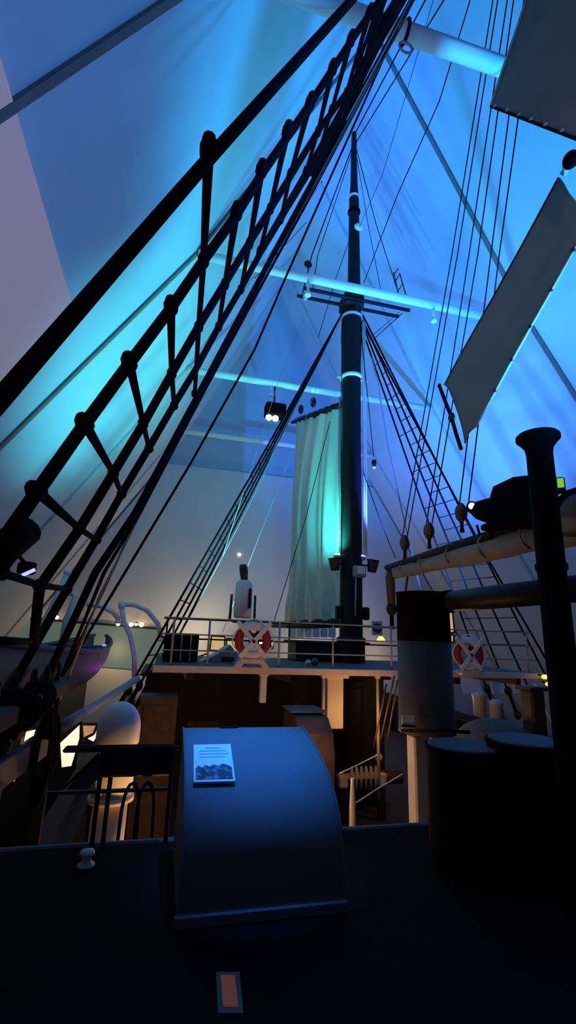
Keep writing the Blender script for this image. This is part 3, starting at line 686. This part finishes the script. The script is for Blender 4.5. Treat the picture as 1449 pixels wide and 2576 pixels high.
MB().ball(q, (.22, .3, .17), 16).build('roll', 'boat', t)  # lilac light on the white cloth is put into its bluish colour
t = thing('canvas_cover', 'bluish canvas-covered bar under the roll at the right edge', 'cover', atd(1430, 1325, 5.6))
MB().tube([atd(1385, 1322, 5.7), atd(1430, 1322, 5.6), atd(1500, 1318, 5.5)], .12, 14).build('cover', 'furl', t)
# drums
for (x, y, d, r, lab) in ((1165, 1866, 4.45, .29, 'nearer dark drum with a grey lid, beside the funnel legs'), (1325, 1853, 4.55, .30, 'dark drum with a grey lid, close to the flanged post')):
    c = atd(x, y, d); zt = c[2] - .03; c = A([c[0], c[1], 0]); t = thing('drum', lab, 'drum', c, 'dark drums on the right of the deck')
    brl = MB().lathe(c, [(r * .97, 0), (r, .02), (r, zt * .33), (r * 1.03, zt * .35), (r, zt * .37), (r, zt * .66), (r * 1.03, zt * .68), (r, zt * .7), (r, zt - .04), (r * 1.04, zt - .03), (r * 1.04, zt)], 36).build('barrel', 'ironb', t)
    MB().lathe(c + A([0, 0, zt - .005]), [(r * .97, 0), (r * .97, .012), (r * .9, .02)], 36).build('lid', 'lidm', brl)
line([atd(1012, 1838, 5.6), atd(1100, 1838, 5.2), atd(1180, 1842, 4.9)], .018, 'thin dark bar crossing the grey funnel at drum height', 'bar', 'rail_bar', 'ironb')

# ================================================================== BRIDGE PLATFORM
PZ = 1.0
br = thing('bridge_platform', 'raised bridge platform with a light wooden edge across the ship', 'platform', (4.4, 12, PZ))
MB().box((4.35, 12.3, PZ - .02), (8.9, 4.5, .1)).build('planking', 'plat', br)
MB().box((4.35, 10.02, PZ - .035), (8.95, .06, .13), bev=.01).build('front_edge', 'rim', br)
for x in (.6, 2.6, 4.6, 6.6, 8.2): MB().box((x, 12.3, PZ - .16), (.14, 4.3, .18)).build('beam', 'dwood', br)
# railing
rl = thing('bridge_railing', 'thin grey railing along the front of the bridge', 'railing', (4.3, 10.1, PZ))
for px in (428, 520, 700, 837, 985, 1205, 1330):
    q = aty(px, 1680, 10.1); MB().tube([(q[0], 10.1, PZ), (q[0], 10.1, PZ + .95)], .022, 8).build('post', 'grey', rl)
for z in (.32, .63, .95): MB().tube([(.0, 10.1, PZ + z), (8.7, 10.1, PZ + z)], .014, 8).build('rail', 'grey', rl)
rb = thing('bridge_railing', 'dark thin railing along the back of the bridge behind the lamp', 'railing', (4.3, 14.4, PZ))
for x in (.1, 1.3, 2.5, 3.7, 6, 7.4, 8.7): MB().tube([(x, 14.4, PZ), (x, 14.4, PZ + 1.05)], .025, 8).build('post', 'ironb', rb)
for z in (.5, 1.05): MB().tube([(0, 14.4, PZ + z), (8.7, 14.4, PZ + z)], .022, 8).build('rail', 'ironb', rb)
# lifebuoys on stands
def lifebuoy(px, py, label, slabel, lab3):
    c = aty(px, py, 9.86); R_, r = .29, .085
    t = thing('lifebuoy', label, 'lifebuoy', c - A([0, 0, .38]), 'red and white lifebuoys on the bridge')
    for k in range(4):
        a0 = -math.pi / 4 + k * math.pi / 2
        MB().torus(c, R_, r, (1, 0, 0), (0, 0, 1), a0, a0 + math.pi / 2, 12, 12).build('ring_section', 'red' if k % 2 == 0 else 'white', t)
    pts = [c + A([(R_ + r + .02 + .03 * math.cos(4 * a_)) * math.cos(a_), -.05, (R_ + r + .02 + .03 * math.cos(4 * a_)) * math.sin(a_)]) for a_ in np.linspace(0, 2 * math.pi, 41)]
    MB().tube(pts, .014, 6, False).build('grab_rope', 'white', t)
    s = thing('lifebuoy_stand', slabel, 'stand', (c[0], 9.99, PZ + .03), 'lifebuoy stands on the bridge')
    for sg_ in (-1, 1):
        a_, e_ = c + A([-.34 * sg_, -.1, .36]), c + A([.27 * sg_, -.1, -.33]); u = e_ - a_; L = np.linalg.norm(u); u /= L
        MB().box((a_ + e_) / 2 + A([0, .02 * sg_, 0]), (L, .03, .09), ax=(u, (0, 1, 0), np.cross(u, (0, 1, 0))), bev=.008).build('cross_slat', 'white', s)
        zz = PZ + .03
        MB().prism([(c[0] + .12 * sg_, 9.8, c[2] - .36), (c[0] + .22 * sg_, 9.8, c[2] - .36), (c[0] + .36 * sg_, 9.8, zz), (c[0] + .22 * sg_, 9.8, zz)], (0, .22, 0)).build('foot', 'rim', s)
    MB().box((c[0], 9.9, c[2] - .40), (.5, .26, .1), bev=.02).build('base_block', 'rim', s)
    MB().ball((c[0], 9.75, c[2] - .02), (.05, .04, .05), 10).build('boss', 'dwood', s)
    q = c + A([.02, .05, .2]); w = tag(MB().torus(q, .11, .05, (1, 0, 0), (0, 0, 1), n=16).build('rope_coil', 'block'), lab3, 'rope coil')
lifebuoy(636, 1611, 'red and white lifebuoy on the bridge left of the mast', 'white crossed stand behind the lifebuoy left of the mast', 'small brown coil inside the lifebuoy left of the mast')
lifebuoy(1178, 1645, 'red and white lifebuoy on the bridge right of the funnel', 'white crossed stand behind the lifebuoy right of the funnel', 'small brown coil inside the lifebuoy right of the funnel')
# upright lamp in its yoke
c = aty(612, 1508, 11.0)
lp = thing('signal_lamp', 'white upright cylinder with a dark neck in a U-shaped yoke on the bridge', 'lamp', (c[0], 11, PZ + .03))
MB().lathe(c - A([0, 0, .42]), [(.17, 0), (.2, .03), (.205, .4), (.19, .78), (.12, .86)], 24).build('lamp_body', 'white', lp)
MB().lathe(c + A([0, 0, .42]), [(.08, 0), (.085, .1), (.10, .2), (.10, .34), (.07, .38)], 18, ax=((1, 0, 0), (0, 1, 0), A([-.12, 0, 1]))).build('neck', 'bucket', lp)
MB().tube([c + A([-.27, 0, .1]), c + A([-.28, 0, -.45]), c + A([-.2, 0, -.5]), c + A([.2, 0, -.5]), c + A([.28, 0, -.45]), c + A([.27, 0, .1])], .03, 8).build('yoke', 'bucket', lp)
MB().box(c + A([.12, -.19, .02]), (.06, .05, .45), bev=.01).build('side_strip', 'dwood', lp)
MB().lathe((c[0], 11, PZ + .03), [(.16, 0), (.16, .04), (.06, .07), (.06, c[2] - .5 - PZ - .03)], 18).build('pedestal', 'grey', lp)
q = aty(602, 1395, 23.8); tag(MB().lathe(q, [(.07, 0), (.07, .05), (.02, .09)], 16, ax=((1, 0, 0), (0, 0, 1), (0, -1, 0))).build('wall_glow_dot', emit('tiny_white', (1, 1, .95), 3)), 'tiny white glow dot on the end wall above the upright lamp', 'lamp')  # bright reflected dot drawn as a glowing disc

# supports under the bridge
def pillar(px0, px1, pyt, pyb, y, m, label, name='pillar', box=True):
    a_, c_ = aty(px0, pyt, y), aty(px1, pyt, y); e_ = aty((px0 + px1) / 2, pyb, y); w = c_[0] - a_[0]
    t = thing(name, label, name, ((a_[0] + c_[0]) / 2, y, e_[2]))
    cx = (a_[0] + c_[0]) / 2; zt = PZ - .08; h = zt - e_[2]
    if box: MB().box((cx, y, e_[2] + h / 2), (w, w, h), bev=.015).build('shaft', m, t)
    else: MB().tube([(cx, y, e_[2]), (cx, y, zt)], w / 2, 12).build('shaft', m, t)
    MB().box((cx, y, zt - .04), (w * 1.5, w * 1.5, .08), bev=.01).build('capital', m, t)
    return t
pillar(655, 671, 1690, 1768, 10.4, 'white', 'short white pillar under the bridge left of the mast')
pillar(817, 857, 1690, 1830, 10.3, 'cream', 'broad cream pillar under the bridge just left of the mast')
t = pillar(810, 818, 1690, 1985, 10.05, 'cream', 'thin pale pole beside the broad cream pillar', 'pole', False)
pillar(946, 953, 1700, 2010, 10.1, 'cream', 'thin pale pole under the bridge right of the mast', 'pole', False)
for pts, lab in (([(992, 1700), (958, 1860)], 'orange-lit rope slanting under the bridge right of the mast'), ([(1000, 1710), (975, 1860)], 'fainter rope slanting down beside the grey funnel'), ([(972, 1720), (940, 1880)], 'third slanting rope under the bridge nearest the thin pole')):
    line([aty(*q, 9.6) for q in pts], .018, lab, m='block', name='tackle_rope')
# fife rail round the mast foot
ff = thing('fife_rail', 'pale fife rail with belaying pins at the foot of the mast', 'fife rail', (4.85, 11.6, LD))
a_, c_ = aty(850, 1952, 11.6), aty(970, 1952, 11.6)
MB().box((a_ + c_) / 2, (c_[0] - a_[0], .2, .1), bev=.02).build('rail', 'cream', ff)
for x in (a_[0] + .12, c_[0] - .12): 
        MB().box((x, 11.6, a_[2] - .14), (.2, .2, .2), bev=.02).build('post_lit_top', 'cream', ff); MB().box((x, 11.6, (a_[2] + LD) / 2 - .1), (.15, .15, a_[2] - LD - .22)).build('post', 'dwood', ff)  # dark lower posts imitate the shade under the rail
for k in range(6):
    x = a_[0] + .3 + k * (c_[0] - a_[0] - .6) / 5; MB().lathe((x, 11.5, a_[2] - .28), [(.012, 0), (.022, .2), (.045, .36), (.03, .46), (.01, .5)], 10).build('belaying_pin', 'cream', ff)
# handrail post near the edge of the upper deck
hp = thing('stair_handrail', 'orange-lit post and sloping handrail at the deck edge', 'handrail', aty(887, 2090, 7.0) * A([1, 1, 0]) + A([0, 0, LD]))
q = aty(887, 1958, 7.0); MB().tube([(q[0], 7, LD), (q[0], 7, -.6), (q[0], 7, -.35), (q[0], 7, q[2])], [.045, .045, .03, .026], 12).build('post', 'cream', hp)
MB().tube([aty(892, 2022, 7.0), aty(945, 1988, 7.3), aty(1012, 1948, 7.8)], .011, 8).build('handrail', 'cream', hp)
line([aty(855, 1945, 8), aty(905, 1922, 8.4), aty(950, 1900, 8.6)], .011, 'thin pale bar slanting above the fife rail', 'bar', 'bar', 'rim')
# winch behind
wn = thing('winch', 'brown winch with a small brass knob at the mast foot right of the pins', 'winch', (5.6, 11.2, LD))
q = aty(952, 1905, 12.0); MB().tube([(q[0], 12.0, LD), (q[0], 12.0, q[2])], .05, 10).build('standard', 'brown', wn)
MB().ball(q, .1, 12).build('knob', 'cream', wn); MB().tube([q + A([-.05, .2, -.5]), q + A([.7, .2, -.5])], .16, 16).build('barrel', 'brown', wn)
# deckhouse under the bridge, hood and box on the well deck
dh = thing('deckhouse', 'dark deckhouse in the shade under the bridge', 'deckhouse', (1.9, 14.4, LD))
MB().box((2.95, 14.9, (LD + .6) / 2), (6.5, 3.4, .6 - LD)).build('cabin', 'dwood', dh)
MB().box((2.95, 14.85, .62), (6.8, 3.7, .08), bev=.02).build('roof', 'dwood', dh)
MB().box((1.2, 13.18, LD + .95), (.8, .05, 1.9), bev=.01).build('door', 'brown', dh); MB().box((2.9, 13.18, LD + 1.6), (.7, .05, .6), bev=.01).build('window_frame', 'dwood', dh)
bx = thing('deck_locker', 'brown wooden locker at the left under the end of the bridge', 'locker', (.15, 9.6, LD))
q0_, q1_ = aty(352, 1752, 9.6), aty(436, 1895, 9.6)
MB().box(((q0_[0] + q1_[0]) / 2, 9.9, (q0_[2] + LD) / 2), (q1_[0] - q0_[0], .6, q0_[2] - LD), bev=.02).build('case', 'brown', bx)
MB().box(((q0_[0] + q1_[0]) / 2, 9.59, (q0_[2] + LD) / 2), (q1_[0] - q0_[0] - .16, .03, q0_[2] - LD - .3), bev=.01).build('door_panel', 'brown', bx)
h2 = thing('companion_hood', 'second hood with a bluish top down on the well deck beside the cream pillar', 'hatch hood', (3, 8.6, LD))
q = aty(798, 1800, 8.4); zc = q[2]
pr2 = [(8.1, LD), (8.1, zc - .55), (8.2, zc - .25), (8.45, zc - .05), (8.9, zc), (9.3, zc), (9.3, LD)]
x0, x1 = aty(745, 1820, 8.4)[0], aty(828, 1820, 8.4)[0]
MB().prism([(x0, a_, c_) for a_, c_ in pr2], (x1 - x0, 0, 0)).build('shell', 'brown', h2)
MB().box(((x0 + x1) / 2, 9.0, zc + .02), (x1 - x0 + .06, .7, .04), bev=.01).build('lid', 'lidm', h2)
# ventilator cowl
c = atd(297, 1850, 5.7); vx, vy = c[0], c[1]; zt = atd(297, 1766, 5.65)[2]
vt = thing('cowl_ventilator', 'white round-topped ventilator standing left of the curved hood', 'ventilator', (vx, vy, LD))
prf = [(.20, 0), (.20, zt - .42), (.218, zt - .40)] + [(.22 * math.cos(a_), zt - .26 + .26 * math.sin(a_)) for a_ in np.linspace(0, 1.5, 10)]
MB().lathe((vx, vy, 0), [(r, h) for r, h in prf if h >= -.0], 32).build('cowl', 'white', vt)
MB().lathe((vx, vy, LD), [(.17, 0), (.17, -LD + .01)], 28).build('trunk', 'cream', vt)
MB().lathe((vx, vy, -.02), [(.2, 0), (.225, .01), (.225, .05), (.2, .06)], 28).build('collar', 'cream', vt)

# ================================================================== LEFT BACKGROUND
bt = thing('whaleboat', 'long blue-grey boat hung outside the ship at left, violet at its right end', 'boat', (-1.9, 10.5, .3))
def hull(u, v):
    y = 6.2 + 9.4 * u; w = .75 * math.sin(math.pi * min(max(u * .96 + .02, 0), 1)) ** .55
    sh = .25 * (2 * u - 1) ** 2; a_ = math.pi * v
    x0 = -2.15 + .35 * u
    return (x0 + w * math.cos(a_), y, 1.25 + sh - .85 * math.sin(a_) ** .8 * (.75 + .25 * math.sin(math.pi * u)))
MB().grid(hull, 36, 18).build('hull', 'boat', bt)
for v in (0, 1): MB().tube([hull(u, v) for u in np.linspace(0, 1, 24)], .05, 8).build('gunwale', 'boatd', bt)
for u in (.25, .5, .75):
    a_, c_ = A(hull(u, 0)), A(hull(u, 1)); MB().tube([a_ - A([0, 0, .1]), c_ - A([0, 0, .1])], .07, 8).build('thwart', 'boatd', bt)
def davit(pts, y, label):
    t = thing('boat_davit', label, 'davit', aty(*pts[0], y), 'white boat davits at left')
    p_ = [aty(*q, y) for q in pts]
    MB().tube(p_, .07, 12).build('arm', 'white', t)
    MB().ball(p_[-1], .1, 10).build('head', 'white', t); MB().lathe(p_[0] - A([0, 0, .1]), [(.12, 0), (.12, .06), (.08, .1)], 14).build('foot', 'white', t)
davit([(338, 1705), (338, 1650), (328, 1600), (312, 1565), (306, 1525)], 15, 'white curved davit rising at the right end of the blue-grey boat')
davit([(405, 1605), (398, 1570), (372, 1537), (340, 1522), (306, 1520)], 15.2, 'white davit arched to the right over the pale strip')
davit([(300, 1560), (285, 1540), (255, 1525), (225, 1520)], 15.4, 'faint davit arched to the left behind the dark stay')
davit([(100, 1640), (95, 1590), (140, 1510), (170, 1440)], 13.5, 'pale slanting davit arm behind the heavy shrouds')
davit([(150, 1640), (165, 1560), (190, 1500), (178, 1490)], 13.7, 'small pale bent davit head between the shrouds')
ss = thing('sea_panel', 'pale green glowing strip on the end wall beyond the davits', 'screen', aty(280, 1640, 23.8))
q = [aty(*v, 23.75) for v in ((40, 1556), (410, 1585), (410, 1690), (40, 1660))]
sm_ = emit('pale_sea', (.17, .24, .21), .42)
MB().prism(q, (0, .05, 0)).build('panel', sm_, ss)
MB().prism([q[0], q[1], q[1] + A([0, 0, .1]), q[0] + A([0, 0, .1])], (0, -.08, 0)).build('top_rail', 'dwood', ss)
for (x, y, s, lab) in ((115, 1552, 1, 'small warm lamp glowing behind the second shroud'), (143, 1553, 1, 'small warm lamp glowing just right of a heavy shroud'), (297, 1570, 1, 'small warm lamp left of the davit over the pale strip'), (330, 1571, 1.2, 'small warm lamp immediately right of the tall davit'), (342, 1571, .7, 'tiny white lamp between two warm lamps over the pale strip'), (356, 1571, 1.3, 'brightest warm lamp over the right of the pale strip')):
    q = aty(x, y, 23.5); t = thing('gallery_lamp', lab, 'lamp', q, 'warm lamps over the pale green strip')
    MB().ball(q, .085 * s, 10).build('bulb', emit('bulb', (1, .75, .3), 6), t); MB().tube([q, q + A([0, .2, .12])], .03, 6).build('bracket', 'black', t)
q = aty(262, 1623, 12); tag(MB().ball(q, (.05, .04, .03), 10).build('indicator_light', emit('tiny_blue', (.1, .15, 1), 2)), 'tiny blue light near the boat below the pale strip', 'light')
# blue stage lamp on the shrouds
q = aty(72, 1438, 8.5); t = thing('stage_lamp', 'dark stage lamp with a blue glowing slit at the left edge', 'lamp', q)
MB().box(q + A([-.05, .05, .06]), (.26, .2, .2), rz=.4, bev=.03).build('lamp_body', 'black', t)
MB().box(q + A([.02, -.07, -.02]), (.2, .03, .05), ax=(A([.85, 0, .52]), A([0, 1, 0]), A([-.52, 0, .85]))).build('lens', emit('blue_slit', (.08, .08, 1), 8), t)
MB().tube([q + A([-.05, .05, .1]), q + A([-.25, .05, .3]), q + A([-.5, .05, .3])], .03, 8).build('arm', 'black', t)
# lit windows of the gallery
wv = emit('window_white', (1, .93, .66), 1.0); wy = emit('window_yellow', (1, .72, .26), .55); wp = emit('window_pink', (.75, .28, .30), .45); wo = emit('window_orange', (.8, .40, .14), .5)
def win(px, y, m, label, g='lit windows beyond the left rail'):
    q = [aty(*v, y) for v in px]; c = sum(q) / len(q)
    t = thing('display_window', label, 'window', c, g)
    MB().prism(q, (0, .04, 0)).build('pane', m, t)
    b = MB()
    for i in range(len(q)): b.tube([q[i], q[(i + 1) % len(q)]], .03, 6)
    b.build('frame', 'dwood', t)
win([(55, 1872), (63, 1838), (95, 1830), (88, 1852)], 11.5, wv, 'bright cream window left of the dark rope hank')
win([(148, 1868), (165, 1852), (204, 1816), (203, 1858), (182, 1930), (152, 1934)], 11.6, wv, 'brightest cream window between the rope hank and the white ventilator')
win([(205, 1822), (245, 1822), (232, 1868), (208, 1862)], 11.8, wo, 'dim amber window next to the brightest cream window')
win([(212, 1858), (236, 1846), (247, 1818), (248, 1850), (236, 1870)], 11.5, wv, 'narrow cream window touching the white ventilator')
win([(12, 1845), (28, 1808), (62, 1812), (50, 1832)], 11.0, wp, 'pink window at the left edge above the dark plank')
win([(-20, 1905), (-5, 1878), (28, 1868), (18, 1890)], 10.8, wo, 'orange window at the far left edge')
win([(92, 1938), (100, 1925), (106, 1924), (104, 1944)], 11.4, wo, 'small orange gap of light low beside the rope hank')
win([(25, 1972), (40, 1950), (48, 1948), (40, 1968)], 11.2, wy, 'small yellow gap of light low at the left edge')
# lit panels far behind the bridge
G2 = 'lit panels far behind the bridge'
win([(532, 1600), (566, 1602), (564, 1638), (528, 1635)], 19.5, wy, 'yellow panel beyond the bridge left of the lifebuoy, left one of two', G2)
win([(570, 1606), (600, 1608), (600, 1640), (569, 1640)], 19.4, wy, 'yellow panel beyond the bridge touching the left lifebuoy', G2)
win([(492, 1654), (520, 1645), (524, 1655), (498, 1660)], 18.6, wy, 'low slanting cream panel beyond the bridge near its left end', G2)
win([(650, 1610), (664, 1610), (664, 1622), (650, 1622)], 19.5, wv, 'small cream panel seen through the left lifebuoy', G2)
win([(682, 1612), (688, 1612), (686, 1632), (681, 1632)], 19.5, wv, 'narrow cream panel just right of the left lifebuoy', G2)
win([(462, 1688), (490, 1687), (488, 1702), (464, 1705)], 16.6, emit('window_grey', (.5, .55, .48), .5), 'pale grey-green panel under the left end of the bridge', G2)
win([(1128, 1540), (1138, 1540), (1143, 1590), (1132, 1592)], 14.8, wy, 'upright yellow lit strip beside the black funnel top', G2)
win([(1133, 1597), (1141, 1597), (1141, 1616), (1134, 1616)], 14.8, wy, 'short yellow lit strip under the upright one beside the funnel', G2)
gb = thing('gallery_balustrade', 'row of pale balustrade panels behind the bridge left of the mast', 'balustrade', aty(770, 1605, 17.2))
for k in range(6):
    a_ = aty(726 + 20 * k, 1580, 17.2); e_ = aty(744 + 20 * k, 1604, 17.2)
    MB().box((a_ + e_) / 2, (abs(e_[0] - a_[0]), .05, abs(a_[2] - e_[2])), bev=.01).build('panel', 'white', gb)
a_, e_ = aty(720, 1577, 17.2), aty(850, 1577, 17.2); MB().tube([a_, e_], .04, 8).build('top_rail', 'dwood', gb)
q = aty(758, 1612, 16.9); tag(MB().box(q, (.2, .1, .16), bev=.02).build('small_sign', wy), 'small yellow lit sign under the balustrade panels', 'sign')
# no-entry sign
q = aty(949, 1580, 14.2); t = thing('round_sign', 'square white sign with a red disc and white bar right of the mast', 'sign', q)
MB().box(q, (.36, .03, .44), bev=.01).build('board', 'white', t)
MB().lathe(q + A([0, -.017, 0]), [(.15, 0), (.15, .006)], 28, ax=((1, 0, 0), (0, 0, 1), (0, -1, 0))).build('disc', 'red', t)
MB().box(q + A([0, -.026, 0]), (.22, .006, .05)).build('bar', 'white', t)
q = aty(958, 1608, 14.3); t = thing('deck_lamp', 'small yellow lamp below the red and white sign', 'lamp', q)
MB().lathe(q - A([0, 0, .08]), [(.14, 0), (.12, .08), (.05, .17)], 14).build('lamp_shade', emit('yellow_lamp', (1, .75, .12), 1.6), t); MB().tube([q + A([0, 0, .08]), q + A([0, .1, .3])], .02, 6).build('stem', 'black', t)
for (x, y, lab) in ((1371, 1703, 'upper of two yellow lamps at the right end of the bridge'), (1381, 1721, 'lower of two yellow lamps at the right end of the bridge')):
    q = aty(x, y, 9.7); t = thing('deck_lamp', lab, 'lamp', q, 'yellow lamps by the flanged post')
    MB().ball(q, (.09, .06, .05), 12).build('lamp_shade', emit('yellow_lamp', (1, .70, .04), 2.5), t); MB().tube([q, q + A([-.1, .1, .05])], .02, 6).build('bracket', 'black', t)
# clutter on the bridge: small crates and a pale cap
for (x, y, s_, m, lab) in ((792, 1655, .09, 'boat', 'pale round ball on the bridge floor left of the mast'), (776, 1640, .07, 'white', 'small pale cone on the bridge floor left of the mast')):
    q = aty(x, y, 10.8); q[2] = PZ + .03 + s_; tag(MB().ball(q, s_, 12).build('buoy_float', m), lab, 'float')
t = thing('wheel_box', 'dark slatted box at the left end of the bridge', 'box', aty(455, 1660, 11.4))
q = aty(455, 1625, 11.4); MB().box((q[0], 11.4, PZ + .35), (.75, .5, .6), bev=.02).build('case', 'ironb', t)
for k in (-1, 0, 1): MB().box((q[0] + .2 * k, 11.14, PZ + .35), (.03, .03, .58)).build('slat', 'grey', t)
t = thing('skylight', 'grey sloping skylight on the bridge behind the left lifebuoy', 'skylight', (1.2, 12, PZ + .03))
a_, c_ = aty(540, 1655, 11.6), aty(605, 1655, 11.6)
MB().prism([(a_[0] - .3, 11.6, PZ + .03), (c_[0], 11.6, PZ + .03), (c_[0], 11.6, PZ + .12), (c_[0] - .25, 11.6, PZ + .42), (a_[0] + .05, 11.6, PZ + .2)], (0, .8, 0)).build('casing', 'grey', t)
MB().box(((a_[0] + c_[0]) / 2, 11.58, PZ + .1), (.3, .02, .1), bev=.005).build('vent_grille', 'dwood', t)
dk = thing('chart_house', 'dark low house around the mast on the bridge', 'deckhouse', (4.9, 13.4, PZ))
MB().box((4.5, 13.3, PZ + .28), (2.0, .9, .5), bev=.02).build('cabin', 'dwood', dk); MB().box((4.5, 13.3, PZ + .55), (2.2, 1.1, .05), bev=.01).build('roof', 'tarp', dk)
# right background under the bridge
tp = thing('covered_hatch', 'brown tarpaulin-covered mound behind the two drums', 'hatch cover', atd(1245, 1842, 8.5))
c = atd(1245, 1850, 8.6); MB().ball((c[0], c[1], c[2]-.9), (.95, .9, 1.15), 24).build('tarpaulin', 'tarp', tp)
MB().torus((c[0], c[1], c[2] - .5), .93, .03, (1, 0, 0), (0, 1, 0), n=28).build('lashing', 'rope', tp)
for (x, y, lab) in ((1206, 1756, 'left of two pale stubby posts under the bridge at right'), (1248, 1776, 'right of two pale stubby posts under the bridge at right')):
    q = atd(x, y, 11.5); tag(MB().lathe(q - A([0, 0, .35]), [(.13, 0), (.13, .35), (.15, .38), (.15, .44), (.06, .48)], 18).build('mooring_post', 'grey'), lab, 'bollard', 'pale posts under the bridge')
line([aty(1345, 1722, 9.8), aty(1392, 1822, 9.5)], .035, 'pale orange strut slanting down at the right end of the bridge', 'strut', 'strut', 'rim')
t = thing('gallery_screen', 'pale pinkish gallery panels under the bridge at right', 'panel', atd(1250, 1740, 15.5))
for x0_, x1_ in ((1158, 1205), (1232, 1272), (1288, 1330)):
    q = [aty(*v, 15) for v in ((x0_, 1700), (x1_, 1706), (x1_ + 10, 1745), (x0_ + 8, 1745))]; MB().prism(q, (0, .05, 0)).build('panel', 'white', t)
t = thing('stern_timber', 'brown upright timber at the right behind the drums', 'timber', atd(1340, 1800, 8.6))
q = atd(1340, 1760, 8.8); MB().box((q[0], q[1], q[2] - .6), (.26, .26, 1.5), bev=.03).build('post', 'brown', t); MB().box((q[0], q[1], q[2] + .17), (.34, .34, .06), bev=.01).build('cap', 'brown', t)
# black floodlight under the third beam
q = aty(692, 1034, 16.1); fl = thing('floodlight', 'black box floodlight with two lit white bulbs under the third roof beam', 'floodlight', q)
MB().box(q, (.76, .5, .5), bev=.04).build('housing', 'black', fl)
MB().tube([q + A([0, .2, .25]), (q[0], 16.37, 11.05)], .03, 8).build('hanger', 'black', fl)
for x in (-.25, .0, ): MB().ball(q + A([x, -.12, -.36]), (.12, .12, .11), 12).build('bulb', emit('flood_bulb', (1, .97, .88), 12), fl)

# ================================================================== LIGHT
exec_lights = True
BL, CY, LI, WA = (.06, .30, 1.0), (.10, .85, 1.0), (.55, .5, 1.0), (1.0, .55, .22)
spot('cyan_wash', (2.2, 11.6, 1.7), (-.9, 12.8, 11.2), (.06, .68, .85), 4200, 95, 1)
spot('teal_wash', (3.9, 12.9, 3.6), (1.6, 15.5, 11.2), (.10, .95, .70), 1100, 80, 1)
spot('blue_wash_right', (7.6, 12.8, 2.2), (9.0, 16.5, 14.0), (.035, .21, 1.0), 10500, 110, 1)
spot('blue_wash_top', (6.2, 5.0, 4.6), (5.2, 10.5, 20), (.012, .32, .95), 5600, 110, 1)
spot('blue_wash_left', (3.0, 1.5, 3.5), (-1.2, 8.0, 10.0), (.03, .25, .85), 1400, 110, 1, .7)
spot('blue_wash_near_right', (6.5, 1.5, 4.5), (9.5, 7.5, 11.5), (.02, .30, .9), 2200, 110, 1, .4)
spot('sail_uplight', (4.25, 12.6, 4.05), (4.9, 14.0, 9.4), (.05, .85, .82), 700, 172, 1, .05)
spot('mast_uplight', (5.80, 12.15, 3.5), (5.42, 12.4, 10), (.02, .055, 1.0), 15000, 36, 1, .04)
spot('hood_blue_fill', (.95, 4.3, 6.6), (.76, 3.95, .7), (.025, .24, 1.0), 3600, 17, 1, .1)  # unseen spot added to turn the hood top blue
spot('end_wall_wash', (1.8, 21.2, 1.0), (1.8, 24, 5.5), (1, .88, .66), 240, 140, 1)
spot('end_wall_wash', (8.0, 21.2, 1.0), (8.0, 24, 5.5), (1, .85, .74), 180, 140, 1)
for x in (-2, 1.2, 6.5, 10.5): point('horizon_glow', (x, 22.6, .8), (1, .70, .30), 58 if x < 5 else 30, .2)
point('under_bridge_glow', (4.0, 9.2, .1), (1, .5, .16), 34, .1)
point('bridge_front_glow', (2.2, 7.4, .1), (1, .6, .45), 26, .1)  # point without a fixture, added to warm the bridge's front edge
point('balustrade_glow', (3.4, 16.3, 1.3), (1, .85, .65), 4, .1)  # added point that brightens the balustrade panels, no lamp there
point('under_bridge_glow_right', (6.6, 10.8, .3), (1, .55, .3), 40, .1)
point('well_glow', (.9, 6.2, -.25), (1, .5, .25), 42, .1)
point('well_glow', (.25, 5.2, -1.0), (1, .52, .16), 60, .1)
point('gallery_glow', (-2.6, 11.4, -.6), (1, .8, .5), 8, .2)
point('boat_violet', (-.75, 13.2, .5), (.7, .12, .8), 14, .1)
spot('neutral_fill', (1.5, -2.5, 3.2), (5, 7, 7.5), (1, .88, .80), 420, 62, 1)
w = bpy.data.worlds.new('world'); sc.world = w; w.use_nodes = True
w.node_tree.nodes['Background'].inputs[0].default_value = (.02, .05, .12, 1); w.node_tree.nodes['Background'].inputs[1].default_value = .05

for o in list(bpy.data.objects):
    if '_o' in o: del o['_o']
vs = sc.view_settings; vs.view_transform = 'Standard'; vs.look = 'None'; vs.gamma = 1; vs.exposure = 0; vs.use_curve_mapping = False
sc.cycles.use_denoising = True; sc.cycles.use_light_tree = True; sc.cycles.max_bounces = 6; sc.cycles.sample_clamp_indirect = 4
